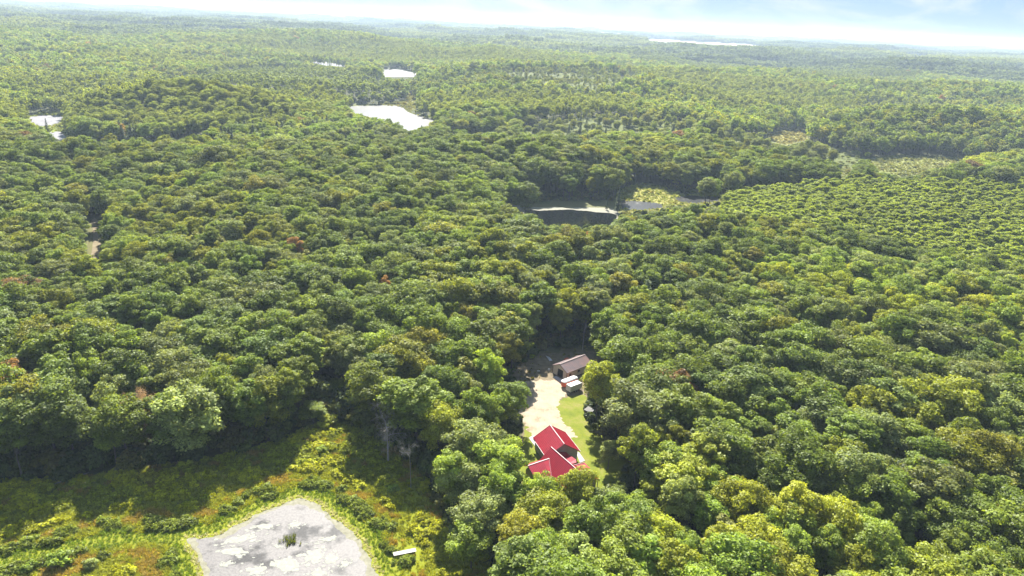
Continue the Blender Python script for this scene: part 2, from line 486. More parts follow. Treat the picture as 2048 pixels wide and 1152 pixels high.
GRASS_COL = {'meadow': (0.16, 0.175, 0.014), 'marsh_mid': (0.20, 0.19, 0.05), 'meadow_r1': (0.20, 0.19, 0.05), 'meadow_r2': (0.17, 0.18, 0.045),
             'strip_r': (0.10, 0.11, 0.03), 'lake_a': (0.12, 0.125, 0.035), 'lake_left': (0.16, 0.195, 0.022), 'trail': (0.10, 0.095, 0.035),
             'field_far': (0.5, 0.46, 0.36), 'field_far2': (0.5, 0.46, 0.36), 'field_far3': (0.5, 0.46, 0.36), 'clearing': (0.13, 0.11, 0.06),
             'lake_b': (0.15, 0.15, 0.05), 'lake_c': (0.15, 0.15, 0.05), 'swamp': (0.13, 0.12, 0.06), 'pond_mid': (0.10, 0.10, 0.04)}
def build_ground():
    rr = np.concatenate([[0.01], np.geomspace(15, 32000, 330)])
    az = np.concatenate([np.linspace(-50, 50, 401), np.linspace(50, 310, 131)[1:-1]])
    az = np.radians(az)
    R, A = np.meshgrid(rr, az, indexing='ij')
    X = R * np.sin(A); Y = R * np.cos(A)
    Z = terrain(X.ravel(), Y.ravel()).reshape(X.shape)
    # beyond the built forest the sheet itself is the tree canopy seen from far away
    far = sstep(7500, 9500, R)
    for k in ('field_far', 'field_far2', 'field_far3'):
        fx, fy = proj(X.ravel(), Y.ravel(), Z.ravel())
        far = np.where(inside(fx, fy, OPEN[k]).reshape(X.shape), 0, far)
    Z = Z + far * (14 + 14 * (vnoise(X / 90, Y / 160, 31) - 0.3) + 26 * (fbm(X / 900, Y / 500, 33, 3) - 0.4))
    Z[-1] = Z[-1] - 4
    nr, na = X.shape
    verts = np.stack([X.ravel(), Y.ravel(), Z.ravel()], -1)
    i = np.arange(nr - 1)[:, None] * na + np.arange(na)[None, :]
    j = np.arange(nr - 1)[:, None] * na + (np.arange(na)[None, :] + 1) % na
    F = np.stack([i, i + na, j + na, j], -1).reshape(-1, 4)
    me = bpy.data.meshes.new('ground')
    me.vertices.add(len(verts)); me.vertices.foreach_set('co', verts.reshape(-1).astype(np.float32))
    me.loops.add(F.size); me.loops.foreach_set('vertex_index', F.reshape(-1).astype(np.int32))
    me.polygons.add(len(F))
    me.polygons.foreach_set('loop_start', np.arange(0, F.size, 4, dtype=np.int32))
    me.polygons.foreach_set('loop_total', np.full(len(F), 4, np.int32))
    me.update(calc_edges=True); me.validate()
    cov = np.zeros((len(verts), 4), np.float32)
    x, y = verts[:, 0], verts[:, 1]
    fr = far.ravel()
    patch = fbm(x / 700, y / 420, 41, 3)
    cov[:, :3] = np.array([0.085, 0.105, 0.030]) * (0.6 + 0.9 * patch)[:, None]
    cov[:, 3] = fr
    for k, c in GRASS_COL.items():
        p = OPEN_W[k]
        ins = inside(*proj(x, y, verts[:, 2]), OPEN[k]) & (y > 0) if k.startswith('field') else inside(x, y, p)
        cov[ins, :3] = c; cov[ins, 3] = 1
    for p in SCRUB_W + LOW_W:
        ins = inside(x, y, p) & (cov[:, 3] < 0.5)
        cov[ins, :3] = (0.09, 0.105, 0.03); cov[ins, 3] = 1
    ca = me.color_attributes.new('cover', 'FLOAT_COLOR', 'POINT')
    ca.data.foreach_set('color', cov.reshape(-1))
    me.materials.append(MAT['ground'])
    link('ground', me, None, kind='structure')
build_ground()

# ------------------------------------------------------------------ water and open ground sheets
def water_material(name, film, film_col, film_col2, rough=0.12, thin=0.0, bump=0.12):
    """still dark water with a procedural skin of algae film, in pale_lake a painted brightness (film: ramp position where the film starts)"""
    m, n, l, out = new_mat(name)
    geo = n.new('ShaderNodeNewGeometry')
    w = n.new('ShaderNodeBsdfPrincipled')
    w.inputs['Base Color'].default_value = (0.005, 0.006, 0.006, 1)
    w.inputs['Roughness'].default_value = rough
    w.inputs['IOR'].default_value = 1.33
    wb = n.new('ShaderNodeBump'); wb.inputs['Strength'].default_value = bump; wb.inputs['Distance'].default_value = 0.05
    tw = noise_node(n, l, 0.8, 3, 0.5, vec=geo.outputs['Position'])
    l.new(tw.outputs['Fac'], wb.inputs['Height']); l.new(wb.outputs['Normal'], w.inputs['Normal'])
    f = n.new('ShaderNodeBsdfPrincipled')
    f.inputs['Roughness'].default_value = 0.6
    f.inputs['Specular IOR Level'].default_value = 0.35
    t = noise_node(n, l, 0.13, 9, 0.62, vec=geo.outputs['Position'])
    t3 = noise_node(n, l, 1.9, 8, 0.72, vec=geo.outputs['Position'])
    rc = ramp(n, l, t3.outputs['Fac'], [(0.40, film_col), (0.56, film_col2)])
    l.new(rc.outputs['Color'], f.inputs['Base Color'])
    rf = ramp(n, l, t.outputs['Fac'], [(film, (thin, thin, thin)), (film + 0.10, (1, 1, 1))])
    mx = n.new('ShaderNodeMixShader')
    l.new(rf.outputs['Color'], mx.inputs['Fac'])
    l.new(w.outputs['BSDF'], mx.inputs[1]); l.new(f.outputs['BSDF'], mx.inputs[2])
    l.new(mx.outputs['Shader'], out.inputs['Surface'])
    return m
MAT['pond_water'] = water_material('pond_water', 0.40, (0.054, 0.049, 0.050), (0.100, 0.092, 0.088), 0.12, 0.40)
MAT['pond_scum'] = simple('pond_scum', (0.12, 0.115, 0.075), 0.8, scale=0.9, col2=(0.21, 0.20, 0.15), bump=0.4, spec=0.2)
MAT['dark_water'] = water_material('dark_water', 0.66, (0.3, 0.3, 0.28), (0.5, 0.5, 0.48), 0.03, 0.0, 0.03)
MAT['lake_water'] = water_material('lake_water', 0.60, (0.06, 0.065, 0.05), (0.13, 0.13, 0.10), 0.33, 0.0, 0.3)

def px_poly(pts):
    return gp(*np.array(pts, float).T)[:, :2]
POND = px_poly([(375,1078),(430,1072),(478,1050),(520,1026),(560,1012),(600,1001),(634,1012),(662,1030),(690,1050),(705,1072),(728,1096),(742,1130),(752,1160),(780,1250),(700,1330),(520,1330),(420,1220),(402,1150),(388,1110)])
POND_F = fine_outline(POND, 0.4, 1.5, 2.6, 3)
sheet('pond_margin', POND_F, 0.025, MAT['pond_scum'])
_c = POND.mean(0)
POND_IN = POND + (_c - POND) / np.linalg.norm(_c - POND, axis=1)[:, None] * np.array([2.2,1.6,1.6,1.2,0.9,1.6,1.5,1.3,1.8,1.0,1.5,1.6,1.7,1.4,1.4,1.4,1.4,1.6,1.6])[:, None]
sheet('pond', fine_outline(POND_IN, 0.4, 1.1, 1.5, 33), 0.032, MAT['pond_water'])
MID = px_poly([(1012,409),(1060,413),(1120,415),(1180,415),(1232,420),(1233,441),(1222,452),(1190,468),(1130,476),(1080,470),(1060,440),(1036,420)])
sheet('marsh_pond_margin', fine_outline(MID, 1.5, 2.2, 9, 4), 0.045, MAT['pond_scum'])
MID_IN = px_poly([(1052,419),(1085,420),(1130,420),(1180,423),(1226,428),(1231,441),(1222,452),(1190,468),(1130,476),(1080,470),(1064,442),(1048,428)])
sheet('marsh_pond', fine_outline(MID_IN, 1.0, 3.0, 6, 4), 0.06, MAT['dark_water'])
MID2 = px_poly([(1238,402),(1285,403),(1322,408),(1324,416),(1280,420),(1240,417)])
sheet('marsh_pool', fine_outline(MID2, 1.5, 1.2, 8, 6), 0.06, MAT['lake_water'])
MID3 = px_poly([(1350,395),(1380,391),(1440,394),(1436,402),(1385,407),(1352,402)])
sheet('marsh_channel', fine_outline(MID3, 1.5, 1.2, 8, 8), 0.07, MAT['lake_water'])
LA = px_poly([(690,216),(720,211),(768,211),(800,214),(822,226),(846,234),(874,241),(868,251),(838,256),(822,268),(800,276),(770,268),(738,250),(708,228)])
sheet('far_lake', fine_outline(LA, 2.5, 7, 22, 10), 0.1, MAT['lake_water'])
LB = px_poly([(764,139),(800,139),(836,148),(826,157),(792,160),(768,153)])
sheet('farther_lake', fine_outline(LB, 5, 14, 45, 11), 0.2, MAT['lake_water'])
LC_ = px_poly([(624,121),(660,124),(692,130),(690,135),(655,132),(626,127)])
sheet('farthest_lake', fine_outline(LC_, 5, 12, 45, 12), 0.2, MAT['lake_water'])
LL = px_poly([(56,235),(90,231),(126,232),(126,243),(110,250),(90,253),(72,251)])
MAT['pale_lake'] = water_material('pale_lake', 0.36, (0.085, 0.08, 0.09), (0.13, 0.122, 0.135), 0.2, 0.5)  # pale film colour brightens the water in place of its dark reflection
sheet('side_lake', fine_outline(LL, 2, 5, 18, 13), 0.1, MAT['pale_lake'])
LL2 = px_poly([(98,266),(122,264),(134,276),(124,284),(104,280)])
sheet('side_pool', fine_outline(LL2, 3, 2, 20, 14), 0.1, MAT['pale_lake'])
SW = px_poly([(895,292),(925,288),(960,290),(1000,285),(1000,303),(950,308),(905,304)])
sheet('swamp_water', fine_outline(SW, 3, 2, 20, 15), 0.1, MAT['lake_water'])

def gravel_material():
    m, n, l, out = new_mat('gravel')
    b = n.new('ShaderNodeBsdfPrincipled'); b.inputs['Roughness'].default_value = 0.95
    b.inputs['Specular IOR Level'].default_value = 0.15
    geo = n.new('ShaderNodeNewGeometry')
    t = noise_node(n, l, 0.25, 8, 0.68, vec=geo.outputs['Position'])
    r = ramp(n, l, t.outputs['Fac'], [(0.30, (0.16, 0.12, 0.075)), (0.44, (0.27, 0.22, 0.155)), (0.60, (0.32, 0.268, 0.197))])
    mp = n.new('ShaderNodeMapping'); mp.inputs['Rotation'].default_value = (0, 0, 0.25); mp.inputs['Scale'].default_value = (1.1, 0.16, 1)
    l.new(geo.outputs['Position'], mp.inputs['Vector'])
    t2 = noise_node(n, l, 2.2, 6, 0.75, vec=mp.outputs['Vector'])
    mr = n.new('ShaderNodeMapRange'); mr.inputs['To Min'].default_value = 0.72; mr.inputs['To Max'].default_value = 1.2
    l.new(t2.outputs['Fac'], mr.inputs['Value'])
    sc = n.new('ShaderNodeVectorMath'); sc.operation = 'SCALE'
    l.new(r.outputs['Color'], sc.inputs[0]); l.new(mr.outputs['Result'], sc.inputs['Scale'])
    l.new(sc.outputs['Vector'], b.inputs['Base Color'])
    bp = n.new('ShaderNodeBump'); bp.inputs['Strength'].default_value = 0.4; bp.inputs['Distance'].default_value = 0.08
    l.new(t2.outputs['Fac'], bp.inputs['Height']); l.new(bp.outputs['Normal'], b.inputs['Normal'])
    l.new(b.outputs['BSDF'], out.inputs['Surface'])
    return m
def lawn_material():
    m, n, l, out = new_mat('lawn')
    b = n.new('ShaderNodeBsdfPrincipled'); b.inputs['Roughness'].default_value = 0.9
    b.inputs['Specular IOR Level'].default_value = 0.15
    geo = n.new('ShaderNodeNewGeometry')
    t = noise_node(n, l, 0.22, 9, 0.72, vec=geo.outputs['Position'])
    r = ramp(n, l, t.outputs['Fac'], [(0.30, (0.075, 0.105, 0.007)), (0.50, (0.128, 0.148, 0.010)), (0.68, (0.18, 0.16, 0.05))])
    t2 = noise_node(n, l, 3.5, 5, 0.7, vec=geo.outputs['Position'])
    mr = n.new('ShaderNodeMapRange'); mr.inputs['To Min'].default_value = 0.65; mr.inputs['To Max'].default_value = 1.3
    l.new(t2.outputs['Fac'], mr.inputs['Value'])
    sc = n.new('ShaderNodeVectorMath'); sc.operation = 'SCALE'
    l.new(r.outputs['Color'], sc.inputs[0]); l.new(mr.outputs['Result'], sc.inputs['Scale'])
    l.new(sc.outputs['Vector'], b.inputs['Base Color'])
    bp = n.new('ShaderNodeBump'); bp.inputs['Strength'].default_value = 0.6; bp.inputs['Distance'].default_value = 0.12
    l.new(t2.outputs['Fac'], bp.inputs['Height']); l.new(bp.outputs['Normal'], b.inputs['Normal'])
    l.new(b.outputs['BSDF'], out.inputs['Surface'])
    return m
MAT['gravel'] = gravel_material()
MAT['lawn'] = lawn_material()
MAT['yard_dirt'] = simple('yard_dirt', (0.09, 0.075, 0.05), 0.95, var=0.3, scale=0.5, bump=0.4, coord='Object', spec=0.1, col2=(0.20, 0.16, 0.10))
MAT['trail_dirt'] = simple('trail_dirt', (0.13, 0.10, 0.065), 0.95, scale=0.3, col2=(0.19, 0.16, 0.095), spec=0.1)
LAWN = px_poly([(1040,905),(1048,862),(1056,850),(1090,842),(1108,828),(1112,805),(1130,795),(1165,790),(1182,806),(1215,850),(1250,890),(1262,930),(1250,990),(1190,1020),(1080,1020),(1030,990),(1020,940)])
sheet('lawn', fine_outline(LAWN, 0.3, 1.0, 1.1, 21), 0.02, MAT['lawn'])
YARD = px_poly([(1015,750),(1040,728),(1080,712),(1110,706),(1190,706),(1200,735),(1195,770),(1190,798),(1165,806),(1120,806),(1060,800),(1030,775)])
sheet('yard', fine_outline(YARD, 0.7, 1.3, 4, 22), 0.012, MAT['yard_dirt'])
DRIVE = px_poly([(1020,772),(1045,764),(1075,760),(1110,762),(1142,772),(1140,784),(1122,796),(1116,812),(1120,830),(1132,848),(1146,866),(1152,874),(1120,872),(1090,866),(1072,870),(1063,868),(1052,852),(1040,832),(1034,808),(1030,790)])
sheet('driveway', fine_outline(DRIVE, 0.25, 1.5, 1.0, 23), 0.032, MAT['gravel'])
TRAIL = px_poly([(184,440),(194,440),(196,470),(201,492),(194,530),(176,540),(186,486)])
sheet('forest_track', fine_outline(TRAIL, 2, 0.8, 8, 24), 0.05, MAT['trail_dirt'])

# ------------------------------------------------------------------ tree forms
def unit(v):
    return v / (np.linalg.norm(v, axis=-1, keepdims=True) + 1e-9)
def leaf_quads(rng, C, N, S, asp=0.75, fold=0.25):
    """kite-shaped, slightly folded leaf sprays at C facing N"""
    n = len(C)
    N = unit(N)
    a = unit(np.cross(N, rng.normal(size=(n, 3))))
    b = np.cross(N, a)
    S = S[:, None]
    p0 = C - a * S * 0.55
    p1 = C + b * S * 0.5 * asp + N * S * fold * 0.4
    p2 = C + a * S * 0.6 - N * S * fold * 0.3
    p3 = C - b * S * 0.5 * asp + N * S * fold * 0.4
    return np.stack([p0, p1, p2, p3], 1)
def sphere_dirs(rng, n, up=0.0):
    d = rng.normal(size=(n, 3)); d[:, 2] += up
    return unit(d)
def crown(rng, R, z0, z1, lobes, per, leaf, top=0.5, open_=0.0, lobe_r=(0.26, 0.42)):
    """crown from many lobes spread over a dome; returns quads and per-leaf variation"""
    Q = []; W = []; L = []
    hz = (z1 - z0) / 2; cz = z0 + hz * (0.85)
    k = 0
    while len(L) < lobes and k < lobes * 40:
        k += 1
        d = sphere_dirs(rng, 1, top)[0]
        rad = rng.uniform(0.42, 0.98) if rng.random() < 0.85 else rng.uniform(0.0, 0.4)
        lr = R * rng.uniform(*lobe_r)
        c = np.array([d[0] * R * rad, d[1] * R * rad, cz + d[2] * hz * rad * 1.05])
        if all(np.linalg.norm((c - q) * [1, 1, 0.8]) > 0.55 * (lr + s) for q, s in L):
            L.append((c, lr))
    for c, lr in L:
        n = max(10, int(per * (lr / (0.34 * R)) ** 2 * rng.uniform(0.7, 1.2)))
        d = sphere_dirs(rng, n, 0.55)
        rr = lr * rng.uniform(0.62, 1.12, n) ** 0.8
        # sub-clumps: bulge the lobe surface
        sub = sphere_dirs(rng, 13, 0.4)
        near = np.max(d @ sub.T, axis=1)
        rr *= 0.70 + 0.46 * np.clip((near - 0.72) / 0.28, 0, 1) * rng.uniform(0.6, 1.15, n)
        C = c + d * rr[:, None] * np.array([1, 1, 0.74])
        keep = rng.random(n) > open_
        N = d + rng.normal(size=(n, 3)) * 0.65 + np.array([0, 0, 0.6])
        Q.append(leaf_quads(rng, C, N, leaf * rng.uniform(0.6, 1.35, n), 0.8)[keep])
        lv = rng.uniform(0.25, 0.75)
        W.append(np.clip(lv + rng.normal(size=n) * 0.22, 0, 1)[keep])
    # loose leaves in the shaded middle
    n = int(lobes * per * 0.10)
    d = sphere_dirs(rng, n)
    C = np.array([0, 0, cz]) + d * np.array([R, R, hz]) * rng.uniform(0.2, 0.75, (n, 1))
    Q.append(leaf_quads(rng, C, sphere_dirs(rng, n), leaf * rng.uniform(0.7, 1.3, n)))
    W.append(rng.uniform(0.1, 0.6, n))
    return np.concatenate(Q), np.concatenate(W), L
def tube_quads(segs, n=6):
    Q = []
    for a, b, r0, r1 in segs:
        a = np.asarray(a, float); b = np.asarray(b, float)
        d = unit(b - a)
        s = unit(np.cross(d, [0.31, 0.52, 0.1] if abs(d[2]) > 0.9 else [0, 0, 1.0])); u = np.cross(d, s)
        t = np.arange(n + 1) * 2 * math.pi / n
        ring = np.cos(t)[:, None] * s + np.sin(t)[:, None] * u
        A = a + ring * r0; B = b + ring * r1
        Q.append(np.stack([A[:-1], A[1:], B[1:], B[:-1]], 1))
    return np.concatenate(Q)
def trunk_segs(rng, h, r, tops, bend=0.4):
    """tapered leaning trunk and limbs running to the crown lobes"""
    pts = [np.array([0, 0, -0.3])]
    off = np.zeros(2)
    for k in range(1, 6):
        off = off + rng.normal(size=2) * bend * 0.35
        pts.append(np.array([off[0], off[1], h * k / 5]))
    segs = []
    for k in range(5):
        segs.append((pts[k], pts[k + 1], r * (1 - 0.16 * k), r * (1 - 0.16 * (k + 1))))
    for t in tops:
        f = rng.uniform(0.5, 0.95)
        i = min(4, int(f * 5)); g = f * 5 - i
        p = pts[i] * (1 - g) + pts[i + 1] * g
        q = np.asarray(t)
        mid = p * 0.5 + q * 0.5 + rng.normal(size=3) * 0.25 + np.array([0, 0, 0.3])
        rb = r * 0.38
        segs.append((p, mid, rb, rb * 0.65)); segs.append((mid, q, rb * 0.65, rb * 0.2))
    return segs

FORMS = []      # dict(name, crown mesh, trunk mesh, joined mesh, R, H)
def add_form(kind, R, H, Q, W, segs, leafm, barkm, near=True):
    T = tube_quads(segs, 6 if near else 4) if segs else np.zeros((0, 4, 3))
    f = {'kind': kind, 'R': R, 'H': H, 'near': near}
    if near:
        f['crown'] = quad_mesh(kind + '_crown', Q, W, [leafm])
        f['trunk'] = quad_mesh(kind + '_trunk', T, None, [barkm])
    J = np.concatenate([Q, T])
    f['joined'] = quad_mesh(kind + '_whole', J, np.concatenate([W, np.full(len(T), 0.5)]), [leafm, barkm],
                            np.concatenate([np.zeros(len(Q), np.int32), np.ones(len(T), np.int32)]))
    FORMS.append(f)
    return len(FORMS) - 1
KIND = {}
def reg(kind, idx):
    KIND.setdefault(kind, []).append(idx)
for s in range(6):                                       # wide rounded maples and oaks
    rng = np.random.default_rng(100 + s)
    R = rng.uniform(4.6, 5.6); H = rng.uniform(18.5, 21)
    Q, W, L = crown(rng, R, H - rng.uniform(11.5, 13.5), H, 44, 330, 0.42, 0.45, 0, (0.22, 0.38))
    reg('broad', add_form('broadleaf_tree', R, H, Q, W, trunk_segs(rng, H * 0.72, 0.27, [c for c, _ in L[:12]]), MAT['leaf'], MAT['bark']))
for s in range(4):                                       # taller, narrower, looser crowns
    rng = np.random.default_rng(140 + s)
    R = rng.uniform(3.3, 4.0); H = rng.uniform(18, 20)
    Q, W, L = crown(rng, R, H - rng.uniform(10, 12), H, 30, 290, 0.41, 0.35, 0.06, (0.28, 0.44))
    reg('tall', add_form('tall_tree', R, H, Q, W, trunk_segs(rng, H * 0.75, 0.2, [c for c, _ in L[:10]]), MAT['leaf'], MAT['bark']))
for s in range(2):                                       # birches with pale stems
    rng = np.random.default_rng(170 + s)
    R = 2.7; H = 17
    Q, W, L = crown(rng, R, H - 8.5, H, 20, 150, 0.45, 0.3, 0.2, (0.28, 0.45))
    reg('birch', add_form('birch_tree', R, H, Q, W, trunk_segs(rng, H * 0.85, 0.17, [c for c, _ in L[:8]], 0.6), MAT['leaf'], MAT['pale_bark']))
for s in range(3):                                       # young aspen
    rng = np.random.default_rng(180 + s)
    R = rng.uniform(1.9, 2.4); H = rng.uniform(12, 13.5)
    Q, W, L = crown(rng, R, H - 8.5, H, 15, 80, 0.6, 0.3, 0.0, (0.3, 0.48))
    reg('aspen', add_form('young_aspen', R, H, Q, W, trunk_segs(rng, H * 0.8, 0.1, [c for c, _ in L[:5]]), MAT['leaf'], MAT['pale_bark']))
def conifer(rng, R, H, leaf, whorls, per):
    Q = []; W = []
    for k in range(whorls):
        f = k / (whorls - 1)
        z = H * (0.12 + 0.86 * f)
        rad = R * (1 - f) ** 0.8 + 0.25
        nb = max(3, int(8 * (1 - f) + 3))
        a0 = rng.uniform(0, 6.28)
        for j in range(nb):
            a = a0 + 6.283 * j / nb + rng.normal() * 0.2
            ln = rad * rng.uniform(0.65, 1.1)
            t = rng.uniform(0.15, 1.0, per)
            C = np.stack([np.cos(a) * ln * t, np.sin(a) * ln * t, z - 0.28 * ln * t ** 1.4 + 0.1 * rng.normal(size=per)], -1)
            C[:, :2] += rng.normal(size=(per, 2)) * 0.12 * ln
            N = np.array([np.cos(a) * 0.4, np.sin(a) * 0.4, 1.0]) + rng.normal(size=(per, 3)) * 0.5
            Q.append(leaf_quads(rng, C, N, leaf * rng.uniform(0.7, 1.3, per), 0.45)); W.append(np.clip(rng.normal(0.5, 0.2, per), 0, 1))
    return np.concatenate(Q), np.concatenate(W)
for s in range(3):
    rng = np.random.default_rng(200 + s)
    R = rng.uniform(2.3, 3.1); H = rng.uniform(17, 21)
    Q, W = conifer(rng, R, H, 0.75, 20, 14)
    reg('conifer', add_form('conifer_tree', R, H, Q, W, [((0, 0, -0.3), (0, 0, H * 0.5), 0.24, 0.14), ((0, 0, H * 0.5), (0, 0, H), 0.14, 0.02)], MAT['needle'], MAT['bark']))
for s in range(4):                                       # shrubs
    rng = np.random.default_rng(220 + s)
    R = rng.uniform(1.2, 1.6); H = rng.uniform(1.9, 2.8)
    Q, W, L = crown(rng, R, 0.1, H, 12, 70, 0.34, 0.4, 0.05, (0.32, 0.5))
    reg('shrub', add_form('shrub', R, H, Q, W, [((0, 0, -0.1), tuple(c), 0.05, 0.015) for c, _ in L[:7]], MAT['leaf'], MAT['bark']))
# far versions with fewer, larger leaf sprays
for s in range(5):
    rng = np.random.default_rng(300 + s)
    R = rng.uniform(4.4, 5.4); H = rng.uniform(18, 21)
    Q, W, L = crown(rng, R, H - 12.5, H, 24, 34, 1.15, 0.45, 0, (0.28, 0.44))
    reg('broad_far', add_form('broadleaf_far', R, H, Q, W, [((0, 0, 0), (0, 0, H * 0.6), 0.25, 0.16)], MAT['leaf'], MAT['bark'], False))
for s in range(3):
    rng = np.random.default_rng(320 + s)
    R = rng.uniform(2.0, 2.6); H = rng.uniform(12, 14)
    Q, W, L = crown(rng, R, H - 9.5, H, 10, 22, 1.05, 0.3, 0, (0.32, 0.5))
    reg('aspen_far', add_form('aspen_far', R, H, Q, W, [((0, 0, 0), (0, 0, H * 0.7), 0.12, 0.08)], MAT['leaf'], MAT['pale_bark'], False))
for s in range(2):
    rng = np.random.default_rng(340 + s)
    Q, W = conifer(rng, 2.8, 20, 1.3, 12, 4)
    reg('conifer_far', add_form('conifer_far', 2.8, 20, Q, W, [((0, 0, 0), (0, 0, 15), 0.22, 0.1)], MAT['needle'], MAT['bark'], False))
PATCH = 74.0
for s in range(6):                                       # blocks of far-off wood
    rng = np.random.default_rng(360 + s)
    Qs = []; Ws = []
    g = np.arange(-PATCH / 2, PATCH / 2, 9.2)
    hb = rng.uniform(0.85, 1.1)
    for gx in g:
        for gy in g:
            R = rng.uniform(3.8, 6.2); H = rng.uniform(15, 22) * hb
            Q, W, L = crown(rng, R, H - 13, H, 7, 7, 3.0, 0.6, 0, (0.42, 0.6))
            Q = Q + np.array([gx + rng.uniform(-3, 3), gy + rng.uniform(-3, 3), 0])
            Qs.append(Q); Ws.append(np.clip(W * 0.7 + rng.uniform(-0.2, 0.5), 0, 1))
    reg('patch', add_form('wood_block', PATCH / 2, 20, np.concatenate(Qs), np.concatenate(Ws), [((0, 0, 0), (0, 0, 8), 0.3, 0.2)], MAT['leaf'], MAT['bark'], False))

TINTS = np.array([(0.152, 0.204, 0.026), (0.174, 0.224, 0.028), (0.210, 0.232, 0.021), (0.184, 0.216, 0.062), (0.216, 0.212, 0.024), (0.235, 0.140, 0.055), (0.136, 0.182, 0.036)])
TNAME = ['deep green', 'fresh green', 'yellow-green', 'grey-green', 'golden olive', 'rust-red', 'dark green']
def pick_tint(rng, x, y):
    n = len(x)
    u = rng.random(n) + (fbm(x / 60, y / 60, 71, 3) - 0.5) * 0.9
    idx = np.select([u < 0.16, u < 0.42, u < 0.66, u < 0.84, u < 1.02], [6, 0, 1, 3, 2], 2)
    idx = np.where(rng.random(n) < 0.003, 5, idx)
    idx = np.where((rng.random(n) < 0.02) & (idx != 5), 4, idx)
    col = TINTS[idx] * rng.uniform(0.82, 1.2, (n, 1)) * rng.uniform(0.96, 1.04, (n, 3))
    return idx, col

# ------------------------------------------------------------------ scatter the forest
rs = np.random.default_rng(7)
def hexgrid(r0, r1, half_az, sp, jit):
    nx = int(r1 * math.sin(math.radians(min(half_az, 89))) * 2 / sp) + 4
    ny = int(r1 / (sp * 0.866)) + 4
    ix, iy = np.meshgrid(np.arange(nx), np.arange(ny), indexing='ij')
    x = (ix - nx / 2 + (iy % 2) * 0.5) * sp
    y = iy * sp * 0.866
    x = x.ravel() + rs.uniform(-jit, jit, x.size) * sp; y = y.ravel() + rs.uniform(-jit, jit, y.size) * sp
    r = np.hypot(x, y)
    # keep a strip either side of the view at close range too
    wide = np.abs(x) < y * math.tan(math.radians(half_az)) + 25
    k = (r >= r0) & (r < r1) & wide & (y > 20)
    return x[k], y[k]
def in_any(x, y, polys):
    c = np.zeros(x.shape, bool)
    for p in polys:
        c |= inside(x, y, p)
    return c
def blocked(x, y, z, R, H, keys=None):
    """does a tree of this size stand on, or in front of, open ground that the photograph shows?"""
    bad = np.zeros(x.shape, bool)
    pts = [(0, 0.0), (0, 0.5), (0, 0.93), (-0.7, 0.72), (0.7, 0.72), (-0.8, 0.5), (0.8, 0.5)]
    for dx, f in pts:
        px, py = proj(x + dx * R, y, z + f * H)
        for k, p in OPEN.items():
            if k in ('swamp',) and f > 0.4:
                continue
            bad |= inside(px, py, p)
    for k, p in OPEN_W.items():
        bad |= inside(x, y, p)
    return bad
# trees singled out on the photograph: crown-top pixel, height, form, tint, width factor, label
HERO = [
 (1203,722,20.5,'broad',2,1.05,'yellow-topped maple with orange leaf tips standing beside the cream barn'),
 (1272,676,19,'broad',3,1.0,'grey-green broadleaf tree behind the yellow-topped maple by the barn'),
 (1086,945,15.5,'broad',1,0.80,'fresh green maple crown half covering the near edge of the red roof'),
 (1160,938,16.5,'broad',2,0.82,'yellow-green maple in front of the low end of the red house'),
 (952,838,19.5,'broad',3,1.1,'tall grey-green tree between the meadow and the red-roofed house'),
 (905,905,17,'tall',1,1.1,'fresh green tree leaning out over the shaded meadow edge'),
 (1000,930,17.5,'broad',0,0.95,'deep green tree close beside the left wall of the red house'),
 (978,700,20,'broad',1,0.95,'fresh green tree at the bend of the gravel drive'),
 (1000,775,16,'broad',0,0.72,'deep green tree hanging over the edge of the pale driveway'),
 (1222,880,9,'tall',3,0.75,'small slender tree on the lawn edge casting shade beside the house'),
 (1048,1030,15.5,'broad',4,0.85,'rust-tinged olive tree below the red house'),
 (20,722,19,'broad',5,0.95,'red-tinted maple beside the dry brown tree at the meadow edge'),
 (215,752,19,'broad',3,1.05,'rounded silvery green tree at the back edge of the meadow'),
 (1180,462,17,'tall',5,0.55,'small bright red tree in front of the marsh pond'),
 (588,470,18,'tall',5,0.8,'orange-red tree in a dark gap of the forest'),
 (772,548,18,'tall',5,0.7,'dull pink-brown tree among green crowns behind the barn wood'),
 (1065,596,20,'tall',3,1.05,'pale grey-green poplar standing tall in the shaded wall of trees behind the barn'),
 (760,660,20,'broad',1,1.05,'bright green maple above the bare grey tree'),
 (925,925,15,'broad',3,1.0,'pale green tree leaning out of the clump left of the red house'),
 (1012,868,15,'broad',1,0.85,'fresh green tree beside the white concrete strip'),
 (968,985,15,'broad',3,1.05,'low silvery green tree at the foot of the clump left of the house'),
 (1024,968,13,'broad',0,0.85,'deep green tree under the near corner of the house wing'),
 (945,1045,12,'broad',1,0.85,'fresh green tree at the shaded right end of the meadow'),
 (880,808,18,'broad',2,0.9,'yellow-green tree behind the tall tree beside the meadow'),
]
for k_, (hx_, hy_) in enumerate(((736, 238), (756, 236), (777, 236), (794, 243))):
    HERO.append((hx_, hy_, 19, 'broad' if k_ % 2 else 'tall', 6, 0.95, ['round dark tree at the left of four standing before the far lake', 'dark tree second of four standing before the far lake', 'dark tree third of four standing before the far lake', 'dark tree at the right of four before the far lake'][k_]))
hero_xy = []
TREE_LIST = []          # x, y, z, form index, (sx, sz), rot, tint idx, color, label
for (hx, hy, hh, kind, ti, wf, lab) in HERO:
    p = gp(hx, hy, hh)
    for _ in range(3):
        z = float(terrain(np.array([p[0]]), np.array([p[1]]))[0]); p = gp(hx, hy, hh + z)
    fi = int(rs.choice(KIND[kind])); F = FORMS[fi]
    TREE_LIST.append((p[0], p[1], z, fi, wf, hh / F['H'], rs.uniform(0, 6.28), ti, TINTS[ti] * rs.uniform(0.95, 1.15), lab))
    hero_xy.append((p[0], p[1], F['R'] * wf))
hero_xy = np.array(hero_xy)

